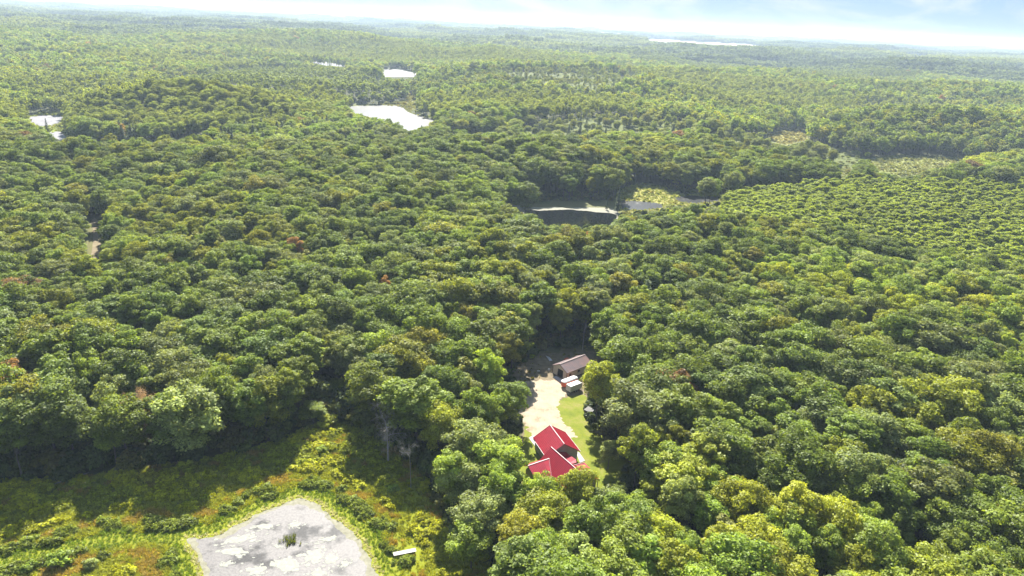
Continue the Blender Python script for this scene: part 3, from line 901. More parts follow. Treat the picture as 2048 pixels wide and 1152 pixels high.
def zone(r0, r1, sp, jit, near):
    x, y = hexgrid(r0, r1, 43, sp, jit)
    n = len(x)
    z = terrain(x, y)
    asp = in_any(x + (fbm(x / 35, y / 35, 15, 2) - 0.5) * 36, y + (fbm(x / 35, y / 35, 16, 2) - 0.5) * 36, ASPEN_W); scr = in_any(x, y, SCRUB_W)
    con_n = fbm(x / 140, y / 140, 91, 3)
    u = rs.random(n)
    con = (u < np.where(con_n > 0.64, 0.22, 0.006) * np.where(np.hypot(x, y) > 520, 1.4, 0.1)) & ~asp
    tall = (rs.random(n) < 0.38)
    bir = (rs.random(n) < 0.04)
    form = np.zeros(n, int)
    def ch(k): return rs.choice(KIND[k], n)
    if near:
        form = np.where(tall, ch('tall'), ch('broad')); form = np.where(bir, ch('birch'), form)
        form = np.where(con, ch('conifer'), form); form = np.where(asp, ch('aspen'), form)
    else:
        form = np.where(con, ch('conifer_far'), ch('broad_far')); form = np.where(asp, ch('aspen_far'), form)
    FR = np.array([f['R'] for f in FORMS])[form]; FH = np.array([f['H'] for f in FORMS])[form]
    big = fbm(x / 90, y / 90, 51, 3)
    s = (0.66 + 0.46 * big) * rs.uniform(0.74, 1.26, n)
    sx = s * rs.uniform(1.05, 1.45, n); sz = (0.35 + 0.65 * s) * rs.uniform(0.94, 1.08, n)
    stand = fbm(x / 330 + 11, y / 210 + 5, 57, 3)           # stands of different age
    young = 0.75 * sstep(0.56, 0.64, stand) * sstep(420, 700, np.hypot(x, y))
    sx = sx * (1 - 0.30 * young) * (1.0 if near else 0.84); sz = sz * (1 - 0.16 * young) * (1.0 if near else rs.uniform(0.82, 1.15, n))
    low = in_any(x, y, LOW_W)
    sz = np.where(low, sz * 0.3, sz); sx = np.where(low, sx * 0.5, sx)
    sz = np.where(scr, sz * rs.uniform(0.3, 0.75, n), sz); sx = np.where(scr, sx * 0.62, sx)
    keep = ~(scr & (rs.random(n) < 0.5)) & (rs.random(n) > 0.05)
    bad = blocked(x, y, z, FR * sx, FH * sz)
    for q in (0.7, 0.45, 0.25):
        b2 = blocked(x, y, z, FR * sx * q, FH * sz * q)
        fix = bad & ~b2
        sx = np.where(fix, sx * q * 1.1, sx); sz = np.where(fix, sz * q, sz)
        bad &= b2
    sx = np.where(con, sx * 1.35, sx)
    keep &= ~bad
    for hx, hy, hr in hero_xy:
        keep &= np.hypot(x - hx, y - hy) > (hr + FR * sx) * 0.62
    ti, col = pick_tint(rs, x, y)
    col = col * (1 - young[:, None]) + young[:, None] * np.array([0.165, 0.188, 0.028]) * rs.uniform(0.85, 1.15, (n, 1))
    col = np.where(scr[:, None], col * 0.5 + np.array([0.10, 0.105, 0.035]), col)
    col = np.where((stand < 0.40)[:, None], col * 0.72, col)
    col = np.where(asp[:, None], np.array([0.168, 0.205, 0.026]) * rs.uniform(0.8, 1.2, (n, 1)), col)
    isb = (form[:, None] == np.array(KIND['birch'])).any(1)
    col = np.where(isb[:, None], np.array([0.17, 0.175, 0.035]) * rs.uniform(0.85, 1.15, (n, 1)), col)
    isc = con
    col = np.where(isc[:, None], np.array([0.080, 0.104, 0.034]) * rs.uniform(0.85, 1.2, (n, 1)), col)
    rot = rs.uniform(0, 6.283, n)
    return [a[keep] for a in (x, y, z, form, sx, sz, rot, ti, col, asp)]
Z1 = zone(40, 760, 7.3, 0.44, True)
# extra trees between the young aspens
xa, ya = hexgrid(250, 760, 43, 3.0, 0.9)
ka = in_any(xa + (fbm(xa / 35, ya / 35, 15, 2) - 0.5) * 36, ya + (fbm(xa / 35, ya / 35, 16, 2) - 0.5) * 36, ASPEN_W[:1]); xa, ya = xa[ka], ya[ka]
za = terrain(xa, ya)
fa = rs.choice(KIND['aspen'], len(xa)); sa = rs.uniform(1.0, 1.6, len(xa)) * (0.88 + 0.3 * fbm(xa / 40, ya / 40, 18, 3))
ba = ~blocked(xa, ya, za, 2.2 * sa, 13 * sa)
ASP = [a[ba] for a in (xa, ya, za, fa, sa, (0.55 + 0.38 * sa) * rs.uniform(0.92, 1.1, len(xa)), rs.uniform(0, 6.28, len(xa)), np.full(len(xa), 2),
       np.array([0.168, 0.205, 0.026]) * rs.uniform(0.9, 1.12, (len(xa), 1)) * (0.85 + 0.4 * fbm(xa / 50, ya / 50, 19, 2))[:, None] * np.ones((1, 3)))]
Z2 = zone(760, 2300, 9.0, 0.38, False)
Z2[4] = Z2[4] * np.where(Z2[9], 1.5, 1.05)
# far-off wood in blocks
def far_blocks():
    sp = 66.0
    x, y = hexgrid(2270, 9600, 43, sp, 0.12)
    z = terrain(x, y)
    px, py = proj(x, y, z + 8)
    bad = np.zeros(x.shape, bool)
    for k, p in OPEN.items():
        if k.startswith('field'):
            q = OPEN_W[k]
            for f_ in (0, 7, 13, 19):
                qx, qy = proj(x, y, z + f_)
                bad |= inside(qx, qy, p)
    n = len(x)
    s = rs.uniform(0.85, 1.2, n) * (0.8 + 0.4 * fbm(x / 500, y / 300, 61, 2))
    t = fbm(x / 900, y / 330, 63, 4)
    col = np.array([0.108, 0.136, 0.044]) * (0.45 + 1.05 * t)[:, None] * rs.uniform(0.9, 1.1, (n, 1))
    col = np.where((t > 0.60)[:, None], np.array([0.150, 0.174, 0.042]) * rs.uniform(0.9, 1.1, (n, 1)), col)
    col = np.where((t < 0.40)[:, None], np.array([0.065, 0.085, 0.036]) * rs.uniform(0.9, 1.1, (n, 1)), col)
    k = ~bad
    return x[k], y[k], z[k], rs.choice(KIND['patch'], n)[k], np.ones(k.sum()), s[k], rs.integers(0, 4, n)[k] * (math.pi / 2), np.zeros(k.sum()), col[k]

SCAT_N = [0]
def scatter(name, meshes, idx, x, y, z, sx, sz, rot, col, **props):
    """one object whose geometry nodes place copies of the given meshes on points"""
    SCAT_N[0] += 1
    coll = bpy.data.collections.new('source_%02d' % SCAT_N[0])
    for k, me in enumerate(meshes):
        coll.objects.link(bpy.data.objects.new('source_%02d_%03d' % (SCAT_N[0], k), me))
    n = len(x)
    me = bpy.data.meshes.new(name)
    me.vertices.add(n)
    me.vertices.foreach_set('co', np.stack([x, y, z], -1).reshape(-1).astype(np.float32))
    a = me.attributes.new('pidx', 'INT', 'POINT'); a.data.foreach_set('value', np.asarray(idx, np.int32))
    a = me.attributes.new('rot', 'FLOAT_VECTOR', 'POINT')
    a.data.foreach_set('vector', np.stack([np.zeros(n), np.zeros(n), rot], -1).reshape(-1).astype(np.float32))
    a = me.attributes.new('scl', 'FLOAT_VECTOR', 'POINT')
    a.data.foreach_set('vector', np.stack([sx, sx * (0.78 + 0.5 * ((rot * 7.31) % 1.0)), sz], -1).reshape(-1).astype(np.float32))
    a = me.attributes.new('tint', 'FLOAT_VECTOR', 'POINT')
    a.data.foreach_set('vector', np.asarray(col).reshape(-1).astype(np.float32))
    me.update()
    ng = bpy.data.node_groups.new(name + '_nodes', 'GeometryNodeTree')
    ng.interface.new_socket('Geometry', in_out='INPUT', socket_type='NodeSocketGeometry')
    ng.interface.new_socket('Geometry', in_out='OUTPUT', socket_type='NodeSocketGeometry')
    N, L = ng.nodes, ng.links
    gi = N.new('NodeGroupInput'); go = N.new('NodeGroupOutput')
    ci = N.new('GeometryNodeCollectionInfo'); ci.inputs['Collection'].default_value = coll
    ci.inputs['Separate Children'].default_value = True; ci.inputs['Reset Children'].default_value = True
    ip = N.new('GeometryNodeInstanceOnPoints'); ip.inputs['Pick Instance'].default_value = True
    def attr(nm, ty):
        q = N.new('GeometryNodeInputNamedAttribute'); q.data_type = ty; q.inputs['Name'].default_value = nm
        return q.outputs['Attribute']
    er = N.new('FunctionNodeEulerToRotation')
    L.new(attr('rot', 'FLOAT_VECTOR'), er.inputs[0])
    L.new(gi.outputs[0], ip.inputs['Points']); L.new(ci.outputs[0], ip.inputs['Instance'])
    L.new(attr('pidx', 'INT'), ip.inputs['Instance Index']); L.new(er.outputs[0], ip.inputs['Rotation'])
    L.new(attr('scl', 'FLOAT_VECTOR'), ip.inputs['Scale'])
    L.new(ip.outputs[0], go.inputs[0])
    o = link(name, me, None, **props)
    md = o.modifiers.new('scatter', 'NODES'); md.node_group = ng
    return o

# ---- the 300 trees that show largest become things; the rest of the forest is one mass
x, y, z, form, sx, sz, rot, ti, col, asp = Z1
Rn = np.array([f['R'] for f in FORMS])[form] * sx; Hn = np.array([f['H'] for f in FORMS])[form] * sz
tx, ty = proj(x, y, z + Hn * 0.85)
vis = (tx > 10) & (tx < 2038) & (ty > 0) & (ty < 1140)
dist = np.sqrt(x * x + y * y + CAM_H ** 2)
size = np.where(vis & (Hn > 6) & ~asp, Rn / dist, 0)
order = np.argsort(np.where(size > 0, dist, 1e9))
NEAR_N = 300 - len(TREE_LIST)
chosen = order[:NEAR_N]
mask = np.ones(len(x), bool); mask[chosen] = False
SHAPE = {'broad': 'broad rounded broadleaf tree', 'tall': 'tall narrow-crowned broadleaf tree', 'birch': 'slender birch with loose crown', 'conifer': 'dark pointed conifer'}
CATN = {'broad': ('broadleaf_tree', 'tree'), 'tall': ('broadleaf_tree', 'tree'), 'birch': ('birch_tree', 'tree'), 'conifer': ('conifer_tree', 'tree')}
KOF = {i: k for k, v in KIND.items() for i in v}
def place_tree(fi, loc, sxy, szz, rotz, color, label, group=None):
    F = FORMS[fi]; k = KOF[fi]
    t = thing(CATN[k][0], loc, rotz, label, CATN[k][1], group)
    t.scale = (sxy, sxy * (0.8 + 0.45 * ((rotz * 7.31) % 1.0)), szz)
    c = link('crown', F['crown'], t); c['tint'] = [float(v) for v in color]
    link('trunk', F['trunk'], t)
for (hx, hy, hz, fi, a, b, r, hti, hc, lab) in TREE_LIST:
    place_tree(fi, (hx, hy, hz), a, b, r, hc, lab)
LANDMARK = {'the cream barn': (21.2, 209.0), 'the red house': (13.8, 155.4), 'the white cargo trailer': (22.0, 197.0), 'the small dark shed': (24.2, 183.0),
            'the plank dock': gp(810, 1108)[:2], 'the bare grey dead tree': gp(776, 928)[:2], 'the dry brown tree': gp(285, 800, 15.0)[:2], 'the forest track': gp(190, 500)[:2],
            'the marsh pond': gp(1150, 440)[:2], 'the red-tinted maple': gp(20, 722, 19)[:2], 'the orange-red tree': gp(588, 470, 18)[:2], 'the pink-brown tree': gp(772, 548, 18)[:2],
            'the yellow-topped maple': gp(1203, 722, 20.5)[:2], 'the thin dead sapling': gp(822, 977)[:2], 'the poking dead branches': gp(412, 760)[:2]}
ORD = ['first', 'second', 'third', 'fourth', 'fifth', 'sixth', 'seventh', 'eighth', 'ninth', 'tenth', 'eleventh', 'twelfth', 'thirteenth', 'fourteenth', 'fifteenth', 'sixteenth', 'seventeenth', 'eighteenth', 'nineteenth', 'twentieth']
LK = list(LANDMARK); LXY = np.array([LANDMARK[k] for k in LK])
rank = {}
for i in sorted(chosen, key=lambda q: float(np.min(np.hypot(LXY[:, 0] - x[q], LXY[:, 1] - y[q])))):
    k = KOF[int(form[i])]
    m_ = int(np.argmin(np.hypot(LXY[:, 0] - x[i], LXY[:, 1] - y[i])))
    desc = SHAPE[k] if k in ('conifer', 'birch') else TNAME[int(ti[i])] + ' ' + SHAPE[k]
    c_ = rank.get((desc, m_), 0); rank[(desc, m_)] = c_ + 1
    if c_ < 20: lab = '%s, %s such tree away from %s' % (desc, ORD[c_], LK[m_])
    else: lab = '%s far out in the forest beyond %s' % (desc, LK[m_])
    place_tree(int(form[i]), (x[i], y[i], z[i]), sx[i], sz[i], rot[i], col[i], lab, 'individual trees of the forest around the clearing')
P = far_blocks()
parts = [[a[mask] for a in (x, y, z, form, sx, sz, rot, ti, col)], ASP, Z2[:9], P]
cat = [np.concatenate([p[k] for p in parts]) for k in range(9)]
scatter('forest', [f['joined'] for f in FORMS], cat[3].astype(int), cat[0], cat[1], cat[2], cat[4], cat[5], cat[6], cat[8],
        kind='stuff', label='continuous green forest of rounded crowns reaching to the horizon', category='forest')
print('trees', len(cat[0]), 'zones', [len(p[0]) for p in parts])

# ---- undergrowth along the forest edges and over the forest floor
def undergrowth():
    xs, ys = hexgrid(60, 520, 43, 3.4, 0.45)
    zs = terrain(xs, ys)
    d = np.full(xs.shape, 1e9)
    for k in ('clearing', 'meadow', 'pond_mid', 'marsh_mid'):
        d = np.minimum(d, seg_dist(xs, ys, OPEN_W[k]))
    ins = np.zeros(xs.shape, bool)
    for k in OPEN_W:
        ins |= inside(xs, ys, OPEN_W[k])
    r = np.hypot(xs, ys)
    keep = ~ins & ((d < 14) | ((rs.random(len(xs)) < 0.35) & (r < 330)))
    s = rs.uniform(0.6, 1.7, len(xs)) * np.where(seg_dist(xs, ys, OPEN_W['meadow']) < 11, rs.uniform(1.0, 2.0, len(xs)), 1.0)
    keep &= ~blocked(xs, ys, zs, 1.4 * s, 2.3 * s)
    xs, ys, zs, s = xs[keep], ys[keep], zs[keep], s[keep]
    n = len(xs)
    c = np.array([(0.060, 0.085, 0.022), (0.085, 0.105, 0.024), (0.10, 0.10, 0.025), (0.05, 0.07, 0.02)])[rs.integers(0, 4, n)] * rs.uniform(0.8, 1.2, (n, 1))
    scatter('undergrowth', [FORMS[i]['joined'] for i in KIND['shrub']], rs.integers(0, 4, n), xs, ys, zs, s, s * rs.uniform(0.7, 1.5, n), rs.uniform(0, 6.28, n), c,
            kind='stuff', label='low leafy undergrowth beneath the forest trees', category='undergrowth')
undergrowth()

# ------------------------------------------------------------------ meadow plants
def tuft(rng, n, h, spread, w):
    a = rng.uniform(0, 6.283, n); ln = h * rng.uniform(0.55, 1.15, n); b = rng.uniform(0, spread * 0.5, n)
    o = np.stack([np.cos(a) * b, np.sin(a) * b, np.zeros(n)], -1)
    out = np.stack([np.cos(a), np.sin(a), np.zeros(n)], -1)
    side = np.stack([-np.sin(a), np.cos(a), np.zeros(n)], -1)
    lean = rng.uniform(0.15, 0.75, n)[:, None] * ln[:, None]
    mid = o + out * lean * 0.4 + np.array([0, 0, 0.6]) * ln[:, None]
    tip = o + out * lean + np.array([0, 0, 0.95]) * ln[:, None]
    w = w * rng.uniform(0.6, 1.3, n)[:, None]
    q1 = np.stack([o - side * w, o + side * w, mid + side * w, mid - side * w], 1)
    q2 = np.stack([mid - side * w, mid + side * w, tip + side * w * 0.15, tip - side * w * 0.15], 1)
    v = np.clip(rng.normal(0.5, 0.25, n), 0, 1)
    return np.concatenate([q1, q2]), np.concatenate([v, v])
TUFT = []
for s in range(4):
    q, v = tuft(np.random.default_rng(400 + s), 40, 0.55, 0.95, 0.045)
    TUFT.append(quad_mesh('grass_tuft', q, v, [MAT['grass_blade']]))
for s in range(3):                                       # leafy herb clumps
    rng = np.random.default_rng(420 + s)
    Q, W, L = crown(rng, 0.75, 0.0, 0.95, 9, 26, 0.26, 0.5, 0, (0.35, 0.55))
    TUFT.append(quad_mesh('herb_clump', Q, W, [MAT['leaf']]))
def meadow_plants():
    xs, ys = hexgrid(75, 190, 46, 0.62, 0.5)
    k = inside(xs, ys, OPEN_W['meadow']) & ~inside(xs, ys, POND_F)
    px, py = proj(xs, ys, np.zeros(len(xs)))
    k &= (px > -160) & (px < 2048) & (py < 1300)
    xs, ys = xs[k], ys[k]
    n = len(xs)
    d = seg_dist(xs, ys, POND_F)
    chan = px_poly([(-200, 1165), (-60, 1140), (60, 1112), (200, 1082), (300, 1074), (385, 1078)])   # wet channel running out of the pond
    dc = np.full(n, 1e9)
    for q0, q1 in zip(chan[:-1], chan[1:]):
        dc = np.minimum(dc, seg_dist(xs, ys, [q0, q1]))
    dp_ = d
    d = np.minimum(d, dc + 1.8)
    dn = d + (fbm(xs / 5, ys / 5, 81, 3) - 0.5) * 5
    nz = fbm(xs / 3.2, ys / 3.2, 83, 3)
    nb = fbm(xs / 9, ys / 9, 85, 3)
    green = np.array([0.150, 0.215, 0.008]); yel = np.array([0.290, 0.300, 0.016]); orange = np.array([0.34, 0.25, 0.035])
    dark = np.array([0.14, 0.172, 0.020]); pale = np.array([0.50, 0.47, 0.30]); olive = np.array([0.21, 0.235, 0.016])
    col = np.where((dn < 4.5)[:, None], green, yel)
    col = np.where(((dn > 6.5) & (dn < 10.5) & (nz > 0.57))[:, None], orange, col)
    col = np.where(((dn > 4.0) & (dn < 7.5) & (nz < 0.50))[:, None], dark, col)
    col = np.where(((dn > 13) & (nb > 0.5))[:, None], olive, col)
    col = np.where(((dn > 18) & (nz > 0.66))[:, None], orange * 0.8, col)
    col = np.where((d < 0.9 + 0.9 * nz)[:, None], pale, col)
    col = col * rs.uniform(0.75, 1.25, (n, 1))
    herb = ((dn > 4.0) & (dn < 7.5) & (nz < 0.5) & (rs.random(n) < 0.7)) | ((dn > 11) & (nz < 0.48) & (rs.random(n) < 0.45))
    idx = np.where(herb, 4 + rs.integers(0, 3, n), rs.integers(0, 4, n))
    s = rs.uniform(0.55, 1.15, n) * np.where(d < 4, 0.6, 1.0) * np.where(herb, 1.15, 1.0)
    # bare corner and worn shade under the trees on the right-hand bank
    drop = (rs.random(n) < np.where(xs > -24, 0.55, 0.0)) | (rs.random(n) < 0.12)
    ax_, ay_ = gp(787, 1113)[:2]; bx_, by_ = gp(832, 1104)[:2]
    drop |= seg_dist(xs, ys, [(ax_, ay_), (bx_, by_)]) < 1.25
    kk = ~drop
    scatter('meadow_grass', TUFT, idx[kk], xs[kk], ys[kk], np.zeros(kk.sum()), s[kk] * rs.uniform(0.9, 1.3, kk.sum()), s[kk], rs.uniform(0, 6.28, kk.sum()), col[kk],
            kind='stuff', label='tall yellow-green and rusty meadow grass and herbs around the pond', category='grass')
    print('meadow', kk.sum())
meadow_plants()
def marsh_plants():
    X = []; Y = []; C = []; S = []
    for key, colr, sp in (('marsh_mid', (0.235, 0.255, 0.06), 1.6), ('meadow_r2', (0.17, 0.18, 0.05), 2.4), ('meadow_r1', (0.20, 0.185, 0.06), 2.6), ('lake_a', (0.17, 0.17, 0.04), 4.0), ('strip_r', (0.19, 0.20, 0.05), 2.2), ('lake_left', (0.17, 0.19, 0.03), 3.2), ('clearing', (0.16, 0.15, 0.03), 2.2)):
        w = OPEN_W[key]
        x0, y0 = w.min(0); x1, y1 = w.max(0)
        n = int((x1 - x0) * (y1 - y0) / (sp * sp))
        xs = rs.uniform(x0, x1, n); ys = rs.uniform(y0, y1, n)
        k = inside(xs, ys, w)
        if key == 'clearing':
            k &= ~inside(xs, ys, fine_outline(DRIVE, 1, 0, 1, 1)) & (ys > 201) & ~((xs > 11) & (xs < 31) & (ys < 220))
        else:
            for q in (MID, MID2, MID3, LA, LL, LL2):
                k &= ~inside(xs, ys, q)
        X.append(xs[k]); Y.append(ys[k]); m = k.sum()
        C.append(np.array(colr) * rs.uniform(0.7, 1.3, (m, 1)) * np.where(rs.random((m, 1)) < 0.15, np.array([[1.12, 0.95, 0.9]]), 1.0))
        S.append(rs.uniform(0.8, 1.5, m) * (sp / 1.7 if key != 'clearing' else 0.5))
    X = np.concatenate(X); Y = np.concatenate(Y); C = np.concatenate(C); S = np.concatenate(S); n = len(X)
    scatter('marsh_grass', TUFT, np.where(rs.random(n) < 0.1, rs.integers(4, 7, n), rs.integers(0, 4, n)), X, Y, np.zeros(n), S * 1.2, S, rs.uniform(0, 6.28, n), C,
            kind='stuff', label='straw-coloured marsh grass in the open wet meadows', category='grass')
marsh_plants()
# shrubs one can pick out
SHRUBS = [(120,1128,2.6,0,'large dark green shrub on the near bank left of the pond'), (60,1140,2.0,0,'low dark shrub beside the large near-bank shrub'),
          (180,1135,1.7,3,'grey-green shrub at the channel left of the pond'),
          (655,850,3.0,2,'sunlit yellow-green sapling at the top corner of the meadow'), (375,940,3.0,2,'pale leafy sapling at the back of the shaded meadow'),
          (88,985,2.2,2,'sunlit shrub at the head of a bright strip in the shaded meadow'), (785,985,2.4,1,'leafy green shrub catching the sun at the meadow shade line'),
          (300,960,2.2,4,'yellowing shrub in the meadow shade'), (645,905,1.8,1,'green shrub standing in the sunlit upper meadow'),
          (1218,905,1.8,3,'small round shrub on the lawn edge'), (1064,716,1.6,1,'small bush in the shade behind the barn yard')]
for (sx_, sy_, h_, tint_, lab_) in SHRUBS:
    p = gp(sx_, sy_, 0.0)
    fi = int(rs.choice(KIND['shrub'])); F = FORMS[fi]
    t = thing('shrub', (p[0], p[1], 0.0), rs.uniform(0, 6.28), lab_, 'shrub')
    k_ = h_ / F['H']; t.scale = (k_ * 1.25, k_ * 1.25, k_)
    c = link('foliage', F['crown'], t); c['tint'] = [float(v) for v in TINTS[tint_] * 1.1]
    link('stem', F['trunk'], t)

# ------------------------------------------------------------------ pond dressing
def blob(rng, rx, ry, n=40, rag=0.3):
    t = np.arange(n) * 2 * math.pi / n
    k = np.ones(n)
    for f in range(2, 9):
        k += rag / f ** 0.6 * rng.normal() * 0.5 * np.cos(f * t + rng.uniform(0, 6.28))
    k = np.clip(k, 0.3, 1.7)
    return np.stack([np.cos(t) * rx * k, np.sin(t) * ry * k], -1)
MAT['algae_mat'] = simple('algae_mat', (0.20, 0.20, 0.17), 0.75, var=0.2, scale=1.2, bump=0.5, spec=0.3)
rg = np.random.default_rng(55)
MATS = [(480,1078,3.6,1.7),(466,1103,3.4,1.5),(529,1053,2.3,1.3),(590,1049,1.6,1.2),(656,1078,2.6,0.8),(629,1112,2.6,2.7),(662,1118,1.8,2.2),(575,1130,3.0,2.8),(637,1146,2.0,1.6),
        (512,1141,2.6,1.6),(690,1128,1.3,1.2),(452,1128,1.6,0.9),(556,1092,1.4,0.6)]
MORD = {m[:2]: ORD[k] for k, m in enumerate(sorted(MATS, key=lambda m: math.hypot(*(gp(m[0], m[1])[:2] - gp(580, 1082)[:2]))))}
for (mx_, my_, rx_, ry_) in MATS:
    p = gp(mx_, my_)
    v = []; f = []
    pieces = [(0, 0, rx_ * 0.72, ry_ * 0.72)] + [(rg.normal() * rx_ * 0.62, rg.normal() * ry_ * 0.62, rx_ * rg.uniform(0.06, 0.24), ry_ * rg.uniform(0.06, 0.26)) for _ in range(26)]
    for (ox, oy, a, b) in pieces:
        q = blob(rg, a, b, 36 if a > 1 else 12, 0.42)
        b0 = len(v); m = len(q)
        h = 0.012 * rg.uniform(1.0, 2.6)
        v += [(ox + c[0], oy + c[1], 0.0) for c in q] + [(ox + c[0] * 0.93, oy + c[1] * 0.93, h) for c in q]
        f.append(tuple(range(b0 + m, b0 + 2 * m)))
        f += [(b0 + i, b0 + (i + 1) % m, b0 + m + (i + 1) % m, b0 + m + i) for i in range(m)]
    o = link('algae_mat', mesh_from('algae_mat', v, f, [MAT['algae_mat']]), None, label='whitish floating algae raft, %s raft away from the reed tuft in the pond' % MORD[(mx_, my_)], category='algae mat', group='floating algae rafts on the near pond')
    o.location = (p[0], p[1], 0.036); o.rotation_euler = (0, 0, rg.uniform(-0.5, 0.5))
# reedy islet
q, v = [], []
for k in range(26):
    a, b = tuft(rg, 16, 0.8, 0.7, 0.035)
    q.append(a + np.array([rg.normal() * 0.75, rg.normal() * 0.8, 0.0])); v.append(b)
isl = link('reed_islet', quad_mesh('reed_islet', np.concatenate(q), np.concatenate(v), [MAT['grass_blade']]), None, label='small green tuft of reeds growing in the middle of the near pond', category='reeds')
isl['tint'] = [0.13, 0.15, 0.02]
isl.location = V(580, 1082, 0.03)

# weathered dock on the pond bank
pa, pb = V(787, 1113), V(832, 1104)
dv = (pb - pa); L_ = dv.length
dock = thing('wooden_dock', (pa.x, pa.y, 0), math.atan2(dv.y, dv.x), 'narrow weathered white plank dock lying on the pond bank', 'dock')
np_ = 20; pw = L_ / np_
pm = MB().box(0, pw * 0.88, -0.55, 0.55, 0.62, 0.67).mesh('plank', MAT['weathered_plank'])
for k in range(np_):
    o = link('plank', pm, dock); o.location = (k * pw, rg.uniform(-0.03, 0.03), rg.uniform(-0.012, 0.012))
for s in (-0.42, 0.42):
    MB().box(0.05, L_ - 0.1, s - 0.05, s + 0.05, 0.44, 0.60).build('beam', MAT['dark_board'], dock)
for k in (0.25, L_ * 0.5, L_ - 0.4):
    for s in (-0.5, 0.5):
        MB().cyl((k, s, -0.3), (k, s, 0.60), 0.05, 0.05, 8).build('post', MAT['dark_board'], dock)

# ------------------------------------------------------------------ dead trees
def dead_segs(rng, h, r, spread, depth=4, first=0.3, tw=0.012):
    segs = []
    def grow(p, d, ln, rad, lev):
        n = 3
        for k in range(n):
            d2 = unit(d + rng.normal(size=3) * 0.16)
            q = p + d2 * ln / n
            r2 = max(tw, rad * (1 - 0.22))
            segs.append((p, q, rad, r2)); p, d, rad = q, d2, r2
            if lev < depth and (lev > 0 or k >= 0):
                for _ in range(2 if lev < 3 else 1):
                    a = unit(np.cross(d, rng.normal(size=3)))
                    grow(p, unit(d * 0.55 + a * spread + np.array([0, 0, 0.15])), ln * rng.uniform(0.4, 0.62), rad * 0.55, lev + 1)
    base = np.array([0, 0, -0.2]); top = np.array([rng.normal() * 0.15, rng.normal() * 0.15, h * first])
    segs.append((base, top, r, r * 0.82))
    grow(top, np.array([0, 0, 1.0]), h * (1 - first) * 0.8, r * 0.8, 0)
    return segs
DEAD = [(776,928,836,0.30,1.15,0.20,'bare grey dead tree with spreading branches at the meadow edge',4),
        (822,977,882,0.10,1.1,0.56,'thin dead sapling with a bare pole trunk and twiggy top in the meadow shade',3),
        (412,760,702,0.16,0.9,0.25,'bare grey dead branches poking out between green crowns above the meadow',3),
        (325,800,742,0.12,0.6,0.4,'short pale snag among crowns at the meadow edge',3),
        (1165,700,648,0.11,0.35,0.75,'tall bare pole trunk in the dark wood behind the barn',2)]
for i, (bx, by, ty_, r_, sp_, f_, lab_, dep) in enumerate(DEAD):
    p = gp(bx, by)
    # height from the pixel of the top, standing on the ground at p
    zz = np.linspace(1, 40, 400); _, yy = proj(np.full(400, p[0]), np.full(400, p[1]), zz)
    h_ = float(zz[np.argmin(np.abs(yy - ty_))])
    rng = np.random.default_rng(500 + i)
    segs = dead_segs(rng, h_, r_, sp_, dep, f_)
    t = thing('dead_tree', (p[0], p[1], 0), 0, lab_, 'dead tree')
    link('trunk', quad_mesh('trunk', tube_quads(segs[:4], 7), None, [MAT['dead_wood']]), t)
    link('branches', quad_mesh('branches', tube_quads(segs[4:], 4), None, [MAT['dead_wood']]), t)
# dry brown-leaved tree at the left
p = gp(285, 800, 15.0)
rng = np.random.default_rng(540)
segs = dead_segs(rng, 15.5, 0.22, 0.75, 4, 0.35)
t = thing('dead_tree', (p[0], p[1], 0), 0, 'dry twiggy tree with withered pinkish-brown crown at the meadow edge', 'dead tree')
link('trunk', quad_mesh('trunk', tube_quads(segs[:4], 7), None, [MAT['dead_wood']]), t)
tips = np.array([s[1] for s in segs[4:]])
tips = np.repeat(tips, 4, 0) + rng.normal(size=(len(tips) * 4, 3)) * 0.35
cq = leaf_quads(rng, tips, sphere_dirs(rng, len(tips)), np.full(len(tips), 0.16))
link('branches', quad_mesh('branches', tube_quads(segs[4:], 4), None, [MAT['dead_wood']]), t)
c = link('withered_leaves', quad_mesh('withered_leaves', cq, rng.random(len(cq)), [MAT['leaf']]), t)
c['tint'] = [0.30, 0.20, 0.15]
# fallen logs in the shade and grey snags standing in the swamp
for (ax, ay, bx, by, lab_) in [(110,968,178,945,'pale fallen trunk lying in the shaded back of the meadow'), (150,880,182,905,'leaning fallen stem below the dry brown tree')]:
    a, b = gp(ax, ay, 0.3), gp(bx, by, 0.6)
    q = tube_quads([(a, (a + b) / 2 + [0, 0, 0.1], 0.16, 0.12), ((a + b) / 2 + [0, 0, 0.1], b, 0.12, 0.06)], 7)
    link('fallen_log', quad_mesh('fallen_log', q, None, [MAT['dead_wood']]), None, label=lab_, category='log')
SN = ['the far lake', 'the marsh pools', 'the swamp water']; SC_ = {}
for i in range(22):
    if i < 10: px_, py_ = rg.uniform(1060, 1180), rg.uniform(188, 225)
    elif i < 17: px_, py_ = rg.uniform(1440, 1720), rg.uniform(285, 345)
    else: px_, py_ = rg.uniform(900, 1000), rg.uniform(286, 302)
    p = gp(px_, py_); h_ = rg.uniform(9, 17)
    sg = dead_segs(np.random.default_rng(600 + i), h_, 0.15, 0.5, 1, 0.6, 0.03)
    link('snag', quad_mesh('snag', tube_quads(sg, 5), None, [MAT['dead_wood']]), None, label='bare pale dead trunk, %s along the wet scrub beyond %s' % (ORD[i if i < 10 else (i - 10 if i < 17 else i - 17)], SN[0 if i < 10 else (1 if i < 17 else 2)]), category='dead tree', group='dead trunks standing in the wet scrub').location = (p[0], p[1], float(terrain(np.array([p[0]]), np.array([p[1]]))[0]))
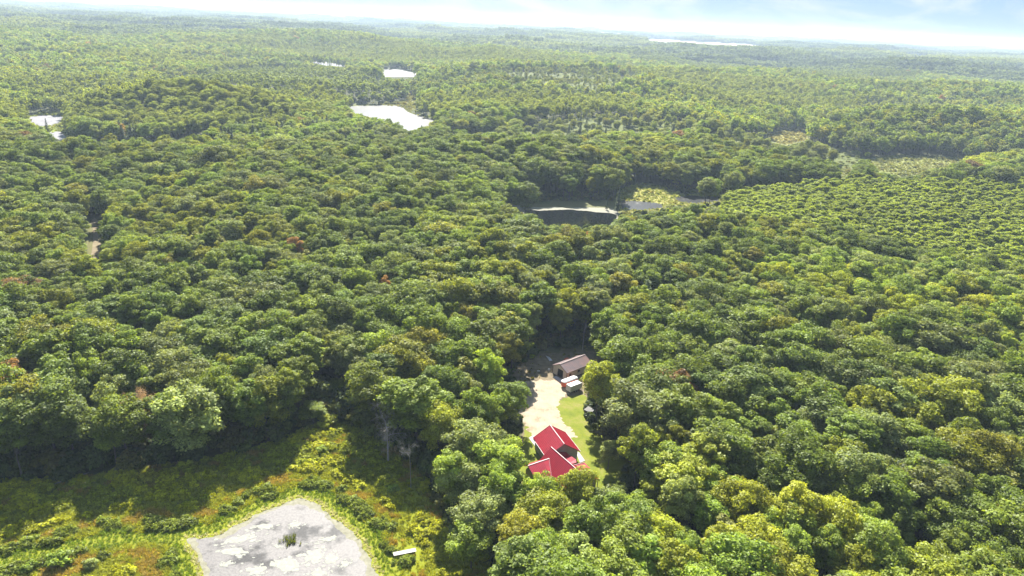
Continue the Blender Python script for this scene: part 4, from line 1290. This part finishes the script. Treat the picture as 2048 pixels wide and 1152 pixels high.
# spruce beside the marsh pond
for (cx_, cy_, ch_, lab_) in [(1240,372,17,'dark spruce standing alone between the two marsh pools'), (1215,398,7,'small dark conifer on the marsh pond shore'), (1536,272,15,'lone dark conifer at the edge of the far scrub meadow'), (90,236,16,'dark pine silhouetted against the side lake')]:
    p = gp(cx_, cy_, ch_)
    fi = KIND['conifer'][0]; F = FORMS[fi]; k_ = ch_ / F['H']
    t = thing('spruce_tree', (p[0], p[1], 0), 0.3, lab_, 'tree'); t.scale = (k_, k_, k_)
    c = link('crown', F['crown'], t); c['tint'] = [0.040, 0.058, 0.028]
    link('trunk', F['trunk'], t)

# ------------------------------------------------------------------ red-roofed house with attached garage
def ribs(mb, a0, a1, b0, b1, n, w=0.07, h=0.06, lift=0.025):
    """standing seams between edge a (top) and edge b (bottom) of a roof plane"""
    a0, a1, b0, b1 = map(Vector, (a0, a1, b0, b1))
    nr = (a1 - a0).cross(b0 - a0).normalized()
    if nr.z < 0: nr = -nr
    for k in range(n):
        t = (k + 0.5) / n
        p = a0.lerp(a1, t) + nr * lift; q = b0.lerp(b1, t) + nr * lift
        mb.bar(p, q, w, h)
    return mb
house = thing('house', (12.16, 155.84, 0), math.radians(-57), 'house with bright red metal roofs and attached gable garage in the clearing', 'house')
# local frame: x along the main ridge towards the camera, y to the lawn side
MBW = MB()
MBW.prism([(0.5, 0), (0.5, 2.9), (0.5, 2.9)], 0, 0) if False else None
# main block walls
w = MB(); w.box(0.5, 13.0, -3.7, 1.0, 0, 3.05); w.build('wall', MAT['wall_grey'], house)
w = MB(); w.box(8.6, 13.0, 1.003, 5.0, 0, 2.95); w.build('wall', MAT['wall_grey'], house)
w = MB(); w.box(0.5, 6.3, -8.0, -3.703, 0, 2.6); w.build('wall', MAT['wall_grey'], house)
g = MB()
g.prism([(-3.6, 3.05), (0.95, 3.05), (0.95, 5.2), (0, 6.25)], 0.5, 0.62)
me = g.mesh('gable_wall', MAT['wall_grey'])
for vtx in me.vertices: vtx.co = (vtx.co.y, vtx.co.x, vtx.co.z)
link('gable_wall', me, house)
rid = 6.5
roof = MB().slab([(0, 0, rid), (13.6, 0, rid), (13.6, -4.15, 3.0), (0, -4.15, 3.0)], 0.14).build('roof', MAT['red_metal'], house)
ribs(MB(), (0, 0, rid), (13.6, 0, rid), (0, -4.15, 3.0), (13.6, -4.15, 3.0), 26).build('roof_seam', MAT['red_seam'], roof)
MB().bar((-0.05, 0, rid + 0.03), (13.6, 0, rid + 0.03), 0.2, 0.07).build('ridge_cap', MAT['red_trim'], roof)
MB().bar((-0.03, 0.0, rid - 0.10), (-0.03, -4.15, 2.90), 0.06, 0.2).build('fascia', MAT['red_trim'], roof)
rb = MB().slab([(0, 0.02, rid - .02), (8.5, 0.02, rid - .02), (8.5, 1.15, 5.0), (0, 1.15, 5.0)], 0.1).build('roof', MAT['red_metal'], house)
MB().box(0.5, 8.6, 1.01, 1.09, 3.0, 5.05).build('upper_wall', MAT['wall_grey'], house)
rc = MB().slab([(8.5, 0.02, rid - .02), (13.6, 0.02, rid - .02), (13.6, 5.7, 3.0), (8.5, 5.7, 3.0)], 0.14).build('roof', MAT['red_metal'], house)
ribs(MB(), (8.5, 0.02, rid - .02), (13.6, 0.02, rid - .02), (8.5, 5.7, 3.0), (13.6, 5.7, 3.0), 10).build('roof_seam', MAT['red_seam'], rc)
MB().cyl((11.8, 4.2, 3.7), (11.8, 4.2, 4.5), 0.09, 0.09, 10).build('vent_pipe', MAT['dark_board'], rc)
MB().cyl((13.2, 5.4, 0), (13.2, 5.4, 3.0), 0.1, 0.1, 8).build('porch_post', MAT['brown_trim'], house)
MB().cyl((13.2, 3.0, 0), (13.2, 3.0, 3.0), 0.1, 0.1, 8).build('porch_post', MAT['brown_trim'], house)
# cross wing
wr = 4.85
rw = MB().slab([(2.05, -8.5, wr), (2.05, -2.0, wr), (6.8, -4.3, 2.86), (6.8, -8.5, 2.86)], 0.13).build('wing_roof', MAT['red_metal'], house)
ribs(MB(), (2.05, -8.5, wr), (2.05, -3.9, wr), (6.8, -8.5, 2.86), (6.8, -4.3, 2.86), 10).build('roof_seam', MAT['red_seam'], rw)
MB().bar((2.05, -8.55, wr + 0.04), (2.05, -1.9, wr + 0.04), 0.2, 0.07).build('ridge_cap', MAT['red_trim'], rw)
MB().bar((2.05, -2.0, wr + 0.03), (6.8, -4.3, 2.9), 0.22, 0.06).build('valley_flashing', MAT['red_trim'], rw)
MB().bar((2.05, -8.53, wr - 0.08), (6.8, -8.53, 2.78), 0.06, 0.2).build('fascia', MAT['red_trim'], rw)
rw2 = MB().slab([(2.05, -8.5, wr - .01), (2.05, -2.0, wr - .01), (-0.3, -4.0, 3.4), (-0.3, -8.5, 3.4)], 0.13).build('wing_roof', MAT['red_metal'], house)
g = MB(); g.prism([(0.5, 2.6), (6.3, 2.6), (2.05, 4.7)], -8.0, -7.88); g.build('gable_wall', MAT['wall_grey'], house)
# low roofs and porches between house and garage
lo = MB().slab([(-2.2, 1.6, 3.9), (2.0, 1.1, 4.1), (2.0, 5.2, 3.25), (-3.0, 4.9, 3.25)], 0.12).build('link_roof', MAT['red_metal'], house)
MB().box(-3.0, 1.9, 1.2, 3.9, 0, 2.8).build('link_wall', MAT['wall_grey'], house)
p1 = MB().slab([(2.05, 1.1, 3.9), (4.9, 1.1, 3.5), (4.9, 4.9, 3.1), (3.6, 5.6, 3.05), (2.05, 5.2, 3.3)], 0.14).build('porch_roof', MAT['red_metal'], house)
MB().bar((2.05, 1.1, 3.95), (2.05, 5.2, 3.35), 0.18, 0.1).build('ridge_cap', MAT['red_trim'], p1)
MB().box(2.2, 4.6, 1.1, 4.4, 0, 2.85).build('porch_wall', MAT['wall_grey'], house)
p2 = MB().slab([(6.3, 1.1, 4.0), (8.45, 1.1, 3.7), (8.45, 6.6, 3.1), (6.3, 6.4, 3.4)], 0.14).build('porch_roof', MAT['red_metal'], house)
MB().bar((6.3, 1.1, 4.05), (6.3, 6.4, 3.45), 0.22, 0.1).build('ridge_cap', MAT['red_trim'], p2)
MB().box(6.6, 8.3, 1.1, 5.8, 0, 2.9).build('porch_wall', MAT['wall_grey'], house)
for (x_, y_, nx) in ((2.6, -3.70, 0), (8.5, -3.70, 0), (11.0, -3.70, 0)):
    f = MB().box(x_ - 0.7, x_ + 0.7, y_ - 0.05, y_ + 0.02, 0.95, 2.2).build('window', MAT['white_paint'], house)
    MB().box(x_ - 0.6, x_ + 0.6, y_ - 0.07, y_ - 0.052, 1.05, 2.1).build('pane', MAT['window_glass'], f)
for (y_, ) in ((-5.9,),):
    f = MB().box(6.29, 6.36, y_ - 0.8, y_ + 0.8, 0.9, 2.2).build('window', MAT['white_paint'], house)
    MB().box(6.363, 6.38, y_ - 0.7, y_ + 0.7, 1.0, 2.1).build('pane', MAT['window_glass'], f)
# garage, turned a little against the house: parts of the same house
GM = house.matrix_basis if False else (Matrix.Translation((12.16, 155.84, 0)) @ Matrix.Rotation(math.radians(-57), 4, 'Z')).inverted() @ Matrix.Translation((13.98, 162.38, 0)) @ Matrix.Rotation(math.radians(-69), 4, 'Z')
def gpart(mb, name, mat, parent=None, top=True):
    me = mb.mesh(name, mat); me.transform(GM)
    return link(name, me, parent if parent else house)
gl, gw, ge, gr = 4.75, 5.0, 3.0, 6.25
gpart(MB().box(-4.2, 4.2, -4.45, 4.45, 0, 3.15), 'garage_wall', MAT['wall_grey'])
for s in (-1, 1):
    g = MB(); g.prism([(-4.4, 3.15), (4.4, 3.15), (0, 5.95)], s * 4.2 - 0.06, s * 4.2 + 0.06)
    me = g.mesh('garage_gable', MAT['wall_grey'])
    for vtx in me.vertices: vtx.co = (vtx.co.y, vtx.co.x, vtx.co.z)
    me.transform(GM); link('garage_gable', me, house)
    r_ = gpart(MB().slab([(-gl, 0, gr), (gl, 0, gr), (gl, s * gw, ge), (-gl, s * gw, ge)], 0.14), 'garage_roof', MAT['red_metal'])
    gpart(ribs(MB(), (-gl, 0, gr), (gl, 0, gr), (-gl, s * gw, ge), (gl, s * gw, ge), 19), 'roof_seam', MAT['red_seam'], r_)
    gpart(MB().bar((-gl, s * (gw + 0.04), ge - 0.05), (gl, s * (gw + 0.04), ge - 0.05), 0.08, 0.16), 'gutter', MAT['white_paint'], r_)
    for e in (-1, 1):
        gpart(MB().bar((e * (gl + 0.04), 0, gr - 0.07), (e * (gl + 0.04), s * gw, ge - 0.07), 0.07, 0.2), 'fascia', MAT['red_trim'], r_)
    if s == -1:
        gpart(MB().bar((-gl, 0, gr + 0.05), (gl, 0, gr + 0.05), 0.2, 0.07), 'ridge_cap', MAT['red_trim'], r_)
for k in (-2.1, 2.1):
    d_ = gpart(MB().box(-4.30, -4.203, k - 1.5, k + 1.5, 0.02, 2.5), 'garage_door', MAT['white_paint'])
# concrete aprons
def slab_px(name, pts, z0, z1, mat, label, cat):
    w_ = px_poly(pts)
    c = w_.mean(0)
    mb = MB(); mb.slab([(p[0] - c[0], p[1] - c[1], z1) for p in w_], z1 - z0)
    o = mb.build(name, mat, None, label=label, category=cat)
    o.location = (c[0], c[1], 0)
    return o
slab_px('concrete_slab', [(1057,876),(1068,871),(1086,899),(1076,901)], -0.05, 0.14, MAT['concrete'], 'white concrete strip along the left wall of the garage', 'slab')
slab_px('concrete_path', [(1150,902),(1158,905),(1170,922),(1160,926)], -0.05, 0.13, MAT['concrete'], 'pale concrete walk between the porches on the lawn side', 'path')
slab_px('concrete_slab', [(1106,755),(1112,752),(1127,761),(1121,765)], -0.05, 0.13, MAT['grey_concrete'], 'grey concrete ramp in front of the barn door', 'slab')

# ------------------------------------------------------------------ cream pole barn
barn = thing('pole_barn', (19.31, 204.65, 0), math.radians(42), 'cream metal pole barn with brown trim and mottled rusty roof', 'barn')
bl, bw, bh, br = 11.4, 6.4, 3.05, 4.75      # x along the length, y across the gable
MB().box(0.0, bl, 0.0, 0.12, 0, bh).build('wall', MAT['cream_siding'], barn)
MB().box(0.0, bl, bw - 0.12, bw, 0, bh).build('wall', MAT['cream_siding'], barn)
g = MB(); g.prism([(0.12, 0), (bw - 0.12, 0), (bw - 0.12, bh), (bw / 2, br - 0.12), (0.12, bh)], bl - 0.12, bl)
me = g.mesh('gable_wall', MAT['cream_siding'])
for vtx in me.vertices: vtx.co = (vtx.co.y, vtx.co.x, vtx.co.z)
link('gable_wall', me, barn)
g = MB()
for pr in ([(0.12, 0), (1.75, 0), (1.75, bh - 0.1), (0.12, bh - 0.1)], [(4.35, 0), (bw - 0.12, 0), (bw - 0.12, bh - 0.1), (4.35, bh - 0.1)],
           [(1.75, 2.75), (4.35, 2.75), (4.35, bh - 0.1), (1.75, bh - 0.1)], [(0.12, bh - 0.1), (bw - 0.12, bh - 0.1), (bw / 2, br - 0.12)]):
    g.prism(pr, 0.0, 0.12)
me = g.mesh('gable_wall', MAT['cream_siding'])
for vtx in me.vertices: vtx.co = (vtx.co.y, vtx.co.x, vtx.co.z)
link('gable_wall', me, barn)
for s in range(int(bl / 0.6)):
    pass
rib_w = MB()
for k in range(18):
    rib_w.box(0.3 + k * 0.62, 0.34 + k * 0.62, -0.018, -0.001, 0.1, bh - 0.1)
rib_w.build('siding_rib', MAT['cream_siding'], barn)
MB().box(0.35, 0.42, 1.70, 4.40, 0.02, 2.8).build('doorway_shade_panel', MAT['dark_opening'], barn)  # added dark panel, paints the shade in the open doorway
MB().box(0.12, bl - 0.12, 0.12, bw - 0.12, 0.02, 0.06).build('floor_slab', MAT['dark_opening'], barn)
dr = MB().box(1.15, 2.1, -0.06, 0.02, 0.05, 2.1).build('side_door', MAT['brown_trim'], barn)
MB().box(1.95, 2.02, -0.11, -0.061, 1.0, 1.07).build('handle', MAT['steel'], dr)
wn_ = MB().box(5.1, 6.2, -0.05, 0.02, 1.25, 2.2).build('window', MAT['brown_trim'], barn)
MB().box(5.2, 5.6, -0.07, -0.051, 1.35, 2.1).build('pane', MAT['window_glass'], wn_)
MB().box(5.7, 6.1, -0.07, -0.051, 1.35, 2.1).build('pane', MAT['window_glass'], wn_)
for s, (y0, y1) in enumerate(((bw / 2, -0.35), (bw / 2, bw + 0.35))):
    zl = bh - 0.12
    r_ = MB().slab([(-0.35, y0, br), (bl + 0.35, y0, br), (bl + 0.35, y1, zl), (-0.35, y1, zl)], 0.09).build('roof', MAT['rusty_roof'], barn)
    ribs(MB(), (-0.35, y0, br), (bl + 0.35, y0, br), (-0.35, y1, zl), (bl + 0.35, y1, zl), 16, 0.05, 0.04).build('roof_seam', MAT['rusty_roof'], r_)
    MB().bar((-0.35, y1, zl - 0.07), (bl + 0.35, y1, zl - 0.07), 0.07, 0.16).build('fascia', MAT['brown_trim'], r_)
    for e in (-0.39, bl + 0.39):
        MB().bar((e, y0, br - 0.07), (e, y1, zl - 0.07), 0.07, 0.2).build('fascia', MAT['brown_trim'], r_)
    if s == 0:
        MB().bar((-0.35, bw / 2, br + 0.05), (bl + 0.35, bw / 2, br + 0.05), 0.32, 0.06).build('ridge_cap', MAT['brown_trim'], r_)
for (cx_, cy_) in ((-0.03, -0.03), (-0.03, bw + 0.03), (bl + 0.03, -0.03)):
    MB().box(cx_ - 0.09, cx_ + 0.09, cy_ - 0.09, cy_ + 0.09, 0, bh - 0.15).build('corner_trim', MAT['brown_trim'], barn)
MB().box(0.2, bl, -0.03, -0.002, 0.0, 0.22).build('base_trim', MAT['brown_trim'], barn)

# ------------------------------------------------------------------ trailers
def wheel(parent, x_, y_, r_=0.34):
    w_ = MB().cyl((x_, y_ - 0.11, r_), (x_, y_ + 0.11, r_), r_, r_, 18).build('wheel', MAT['tyre'], parent)
    MB().cyl((x_, y_ - 0.125, r_), (x_, y_ + 0.125, r_), r_ * 0.55, r_ * 0.55, 12).build('rim', MAT['steel'], w_)
tr = thing('cargo_trailer', (20.06, 195.63, 0), math.radians(40), 'white enclosed cargo trailer parked on the drive beside the orange trailer', 'trailer')
bm = bmesh.new()
prof = [(0.0, 0.55), (4.7, 0.55), (5.15, 0.9), (5.15, 2.2), (4.85, 2.6), (0.0, 2.65)]
mb = MB(); mb.prism(prof, 0.0, 2.2)
body = mb.build('body', MAT['white_paint'], tr)
bv = body.modifiers.new('bevel', 'BEVEL'); bv.width = 0.07; bv.segments = 2; bv.limit_method = 'ANGLE'
MB().box(-0.04, -0.003, 0.08, 2.12, 0.62, 2.52).build('ramp_door', MAT['white_paint'], tr)
for y_ in (-0.06, 2.26):
    for x_ in (2.0, 2.85):
        wheel(tr, x_, y_)
    MB().box(1.5, 3.35, y_ - 0.14, y_ + 0.14, 0.72, 0.78).build('fender', MAT['white_paint'], tr)
MB().bar((5.1, 0.5, 0.5), (6.3, 1.1, 0.5), 0.08, 0.1).bar((5.1, 1.7, 0.5), (6.3, 1.1, 0.5), 0.08, 0.1).cyl((6.2, 1.1, 0.02), (6.2, 1.1, 0.75), 0.04, 0.04, 8).build('hitch', MAT['dark_board'], tr)
MB().box(0.05, 4.7, 0.1, 2.1, 0.42, 0.545).build('chassis', MAT['dark_board'], tr)
ot = thing('orange_trailer', (18.23, 198.65, 0), math.radians(40), 'long orange trailer with rounded white top parked beside the white cargo trailer', 'trailer')
def rounded(L0, L1, W, z0, z1, inset=0.0, n=8):
    mb = MB(); pts = []
    r_ = W / 2 - inset
    for k in range(n + 1):
        a = math.pi / 2 + math.pi * k / n; pts.append((L0 + W / 2 * 0.7 + math.cos(a) * r_ * 0.7, W / 2 + math.sin(a) * r_))
    for k in range(n + 1):
        a = -math.pi / 2 + math.pi * k / n; pts.append((L1 - W / 2 * 0.7 + math.cos(a) * r_ * 0.7, W / 2 + math.sin(a) * r_))
    return pts
def loft(rings):
    mb = MB(); n = len(rings[0][0])
    for pts, z_ in rings:
        mb.v += [(p[0], p[1], z_) for p in pts]
    for k in range(len(rings) - 1):
        for i in range(n):
            j = (i + 1) % n
            mb.f.append((k * n + i, k * n + j, (k + 1) * n + j, (k + 1) * n + i))
    mb.f.append(tuple(range(n - 1, -1, -1))); mb.f.append(tuple((len(rings) - 1) * n + i for i in range(n)))
    return mb
loft([(rounded(0, 6.4, 2.1, 0, 0, 0.12), 0.5), (rounded(0, 6.4, 2.1, 0, 0), 0.8), (rounded(0, 6.4, 2.1, 0, 0), 2.05)]).build('body', MAT['orange_paint'], ot)
loft([(rounded(-0.04, 6.44, 2.18, 0, 0), 2.053), (rounded(-0.04, 6.44, 2.18, 0, 0, 0.03), 2.2), (rounded(0.2, 6.2, 2.18, 0, 0, 0.3), 2.42)]).build('top', MAT['white_paint'], ot)
for y_ in (-0.02, 2.12):
    for x_ in (2.6, 3.5):
        wheel(ot, x_, y_)
MB().box(0.4, 6.0, 0.3, 1.8, 0.40, 0.495).build('chassis', MAT['dark_board'], ot)
MB().bar((6.0, 0.5, 0.5), (7.4, 1.05, 0.5), 0.09, 0.1).bar((6.0, 1.6, 0.5), (7.4, 1.05, 0.5), 0.09, 0.1).cyl((7.3, 1.05, 0.02), (7.3, 1.05, 0.9), 0.05, 0.05, 8).build('hitch', MAT['dark_board'], ot)
MB().box(6.55, 7.1, 0.6, 1.5, 0.56, 1.1).build('tool_box', MAT['dark_board'], ot)

# small dark shed by the maple
sh = thing('small_shed', (23.39, 182.89, 0), math.radians(-42), 'small dark board shed with grey roof under the yellow-topped maple', 'shed')
w0 = 2.3
for k in range(8):
    o = MB().box(k * w0 / 8, (k + 0.94) * w0 / 8, -0.03, 0.0, 0.05, 2.15 + 0.0).build('board', MAT['dark_board'], sh)
MB().box(0.0, w0, 0.003, 1.7, 0, 2.15).build('wall', MAT['dark_board'], sh)
MB().slab([(-0.15, -0.2, 2.2), (w0 + 0.15, -0.2, 2.2), (w0 + 0.15, 1.9, 2.5), (-0.15, 1.9, 2.5)], 0.08).build('roof', MAT['weathered_grey'], sh)
# grey sheet and odds and ends behind the barn
a = [V(1091,711,0.9), V(1099,714,0.9), V(1105,721,0.15), V(1099,722,0.15)]
c = sum(a, Vector()) / 4
o = MB().slab([tuple(p - Vector((c.x, c.y, 0))) for p in a], 0.04).build('metal_sheet', MAT['steel'], None, label='tilted pale grey metal sheet in the shade behind the barn yard', category='sheet metal'); o.location = (c.x, c.y, 0)
for (px_, py_, w_, d_, h_, m_, lab_, cat_) in [(1133,722,1.6,1.0,0.9,'orange_paint','rusty red crate against the wood behind the barn roof','crate'), (1098,740,0.8,0.6,0.4,'white_paint','small white box lying beside the barn','box'), (1077,743,0.9,0.6,0.3,'weathered_plank','pale pallet on the ground in the barn yard','pallet'), (1063,766,0.8,0.5,0.35,'weathered_plank','pale block at the edge of the gravel drive','block'), (1178,764,1.4,1.0,0.5,'brown_trim','brown brush pile box behind the trailers','box')]:
    p = gp(px_, py_)
    o = thing(lab_.split()[2] if False else cat_, (p[0], p[1], 0), rg.uniform(0, 3), lab_, cat_)
    MB().box(-w_ / 2, w_ / 2, -d_ / 2, d_ / 2, 0.08, h_).build('side_panel', MAT[m_], o)
    for k in range(4):
        MB().box(-w_ / 2 + k * w_ / 4 + 0.02, -w_ / 2 + (k + 1) * w_ / 4 - 0.02, -d_ / 2 - 0.03, d_ / 2 + 0.03, h_ + 0.003, h_ + 0.04).build('slat', MAT[m_], o)
    for s in (-1, 1):
        MB().box(-w_ / 2, w_ / 2, s * d_ / 2 * 0.7 - 0.05, s * d_ / 2 * 0.7 + 0.05, 0.0, 0.077).build('runner', MAT['dark_board'], o)

# ------------------------------------------------------------------ air
def haze():
    m, n, l, out = new_mat('haze')
    v = n.new('ShaderNodeVolumePrincipled')
    v.inputs['Color'].default_value = (0.66, 0.82, 1.0, 1)
    v.inputs['Density'].default_value = 0.000098
    v.inputs['Anisotropy'].default_value = 0.15
    l.new(v.outputs['Volume'], out.inputs['Volume'])
    mb = MB().box(-33000, 33000, -33000, 33000, -6, 155)
    o = mb.build('haze', m, None, kind='stuff', label='pale summer haze in the air over the whole forest', category='haze')
haze()
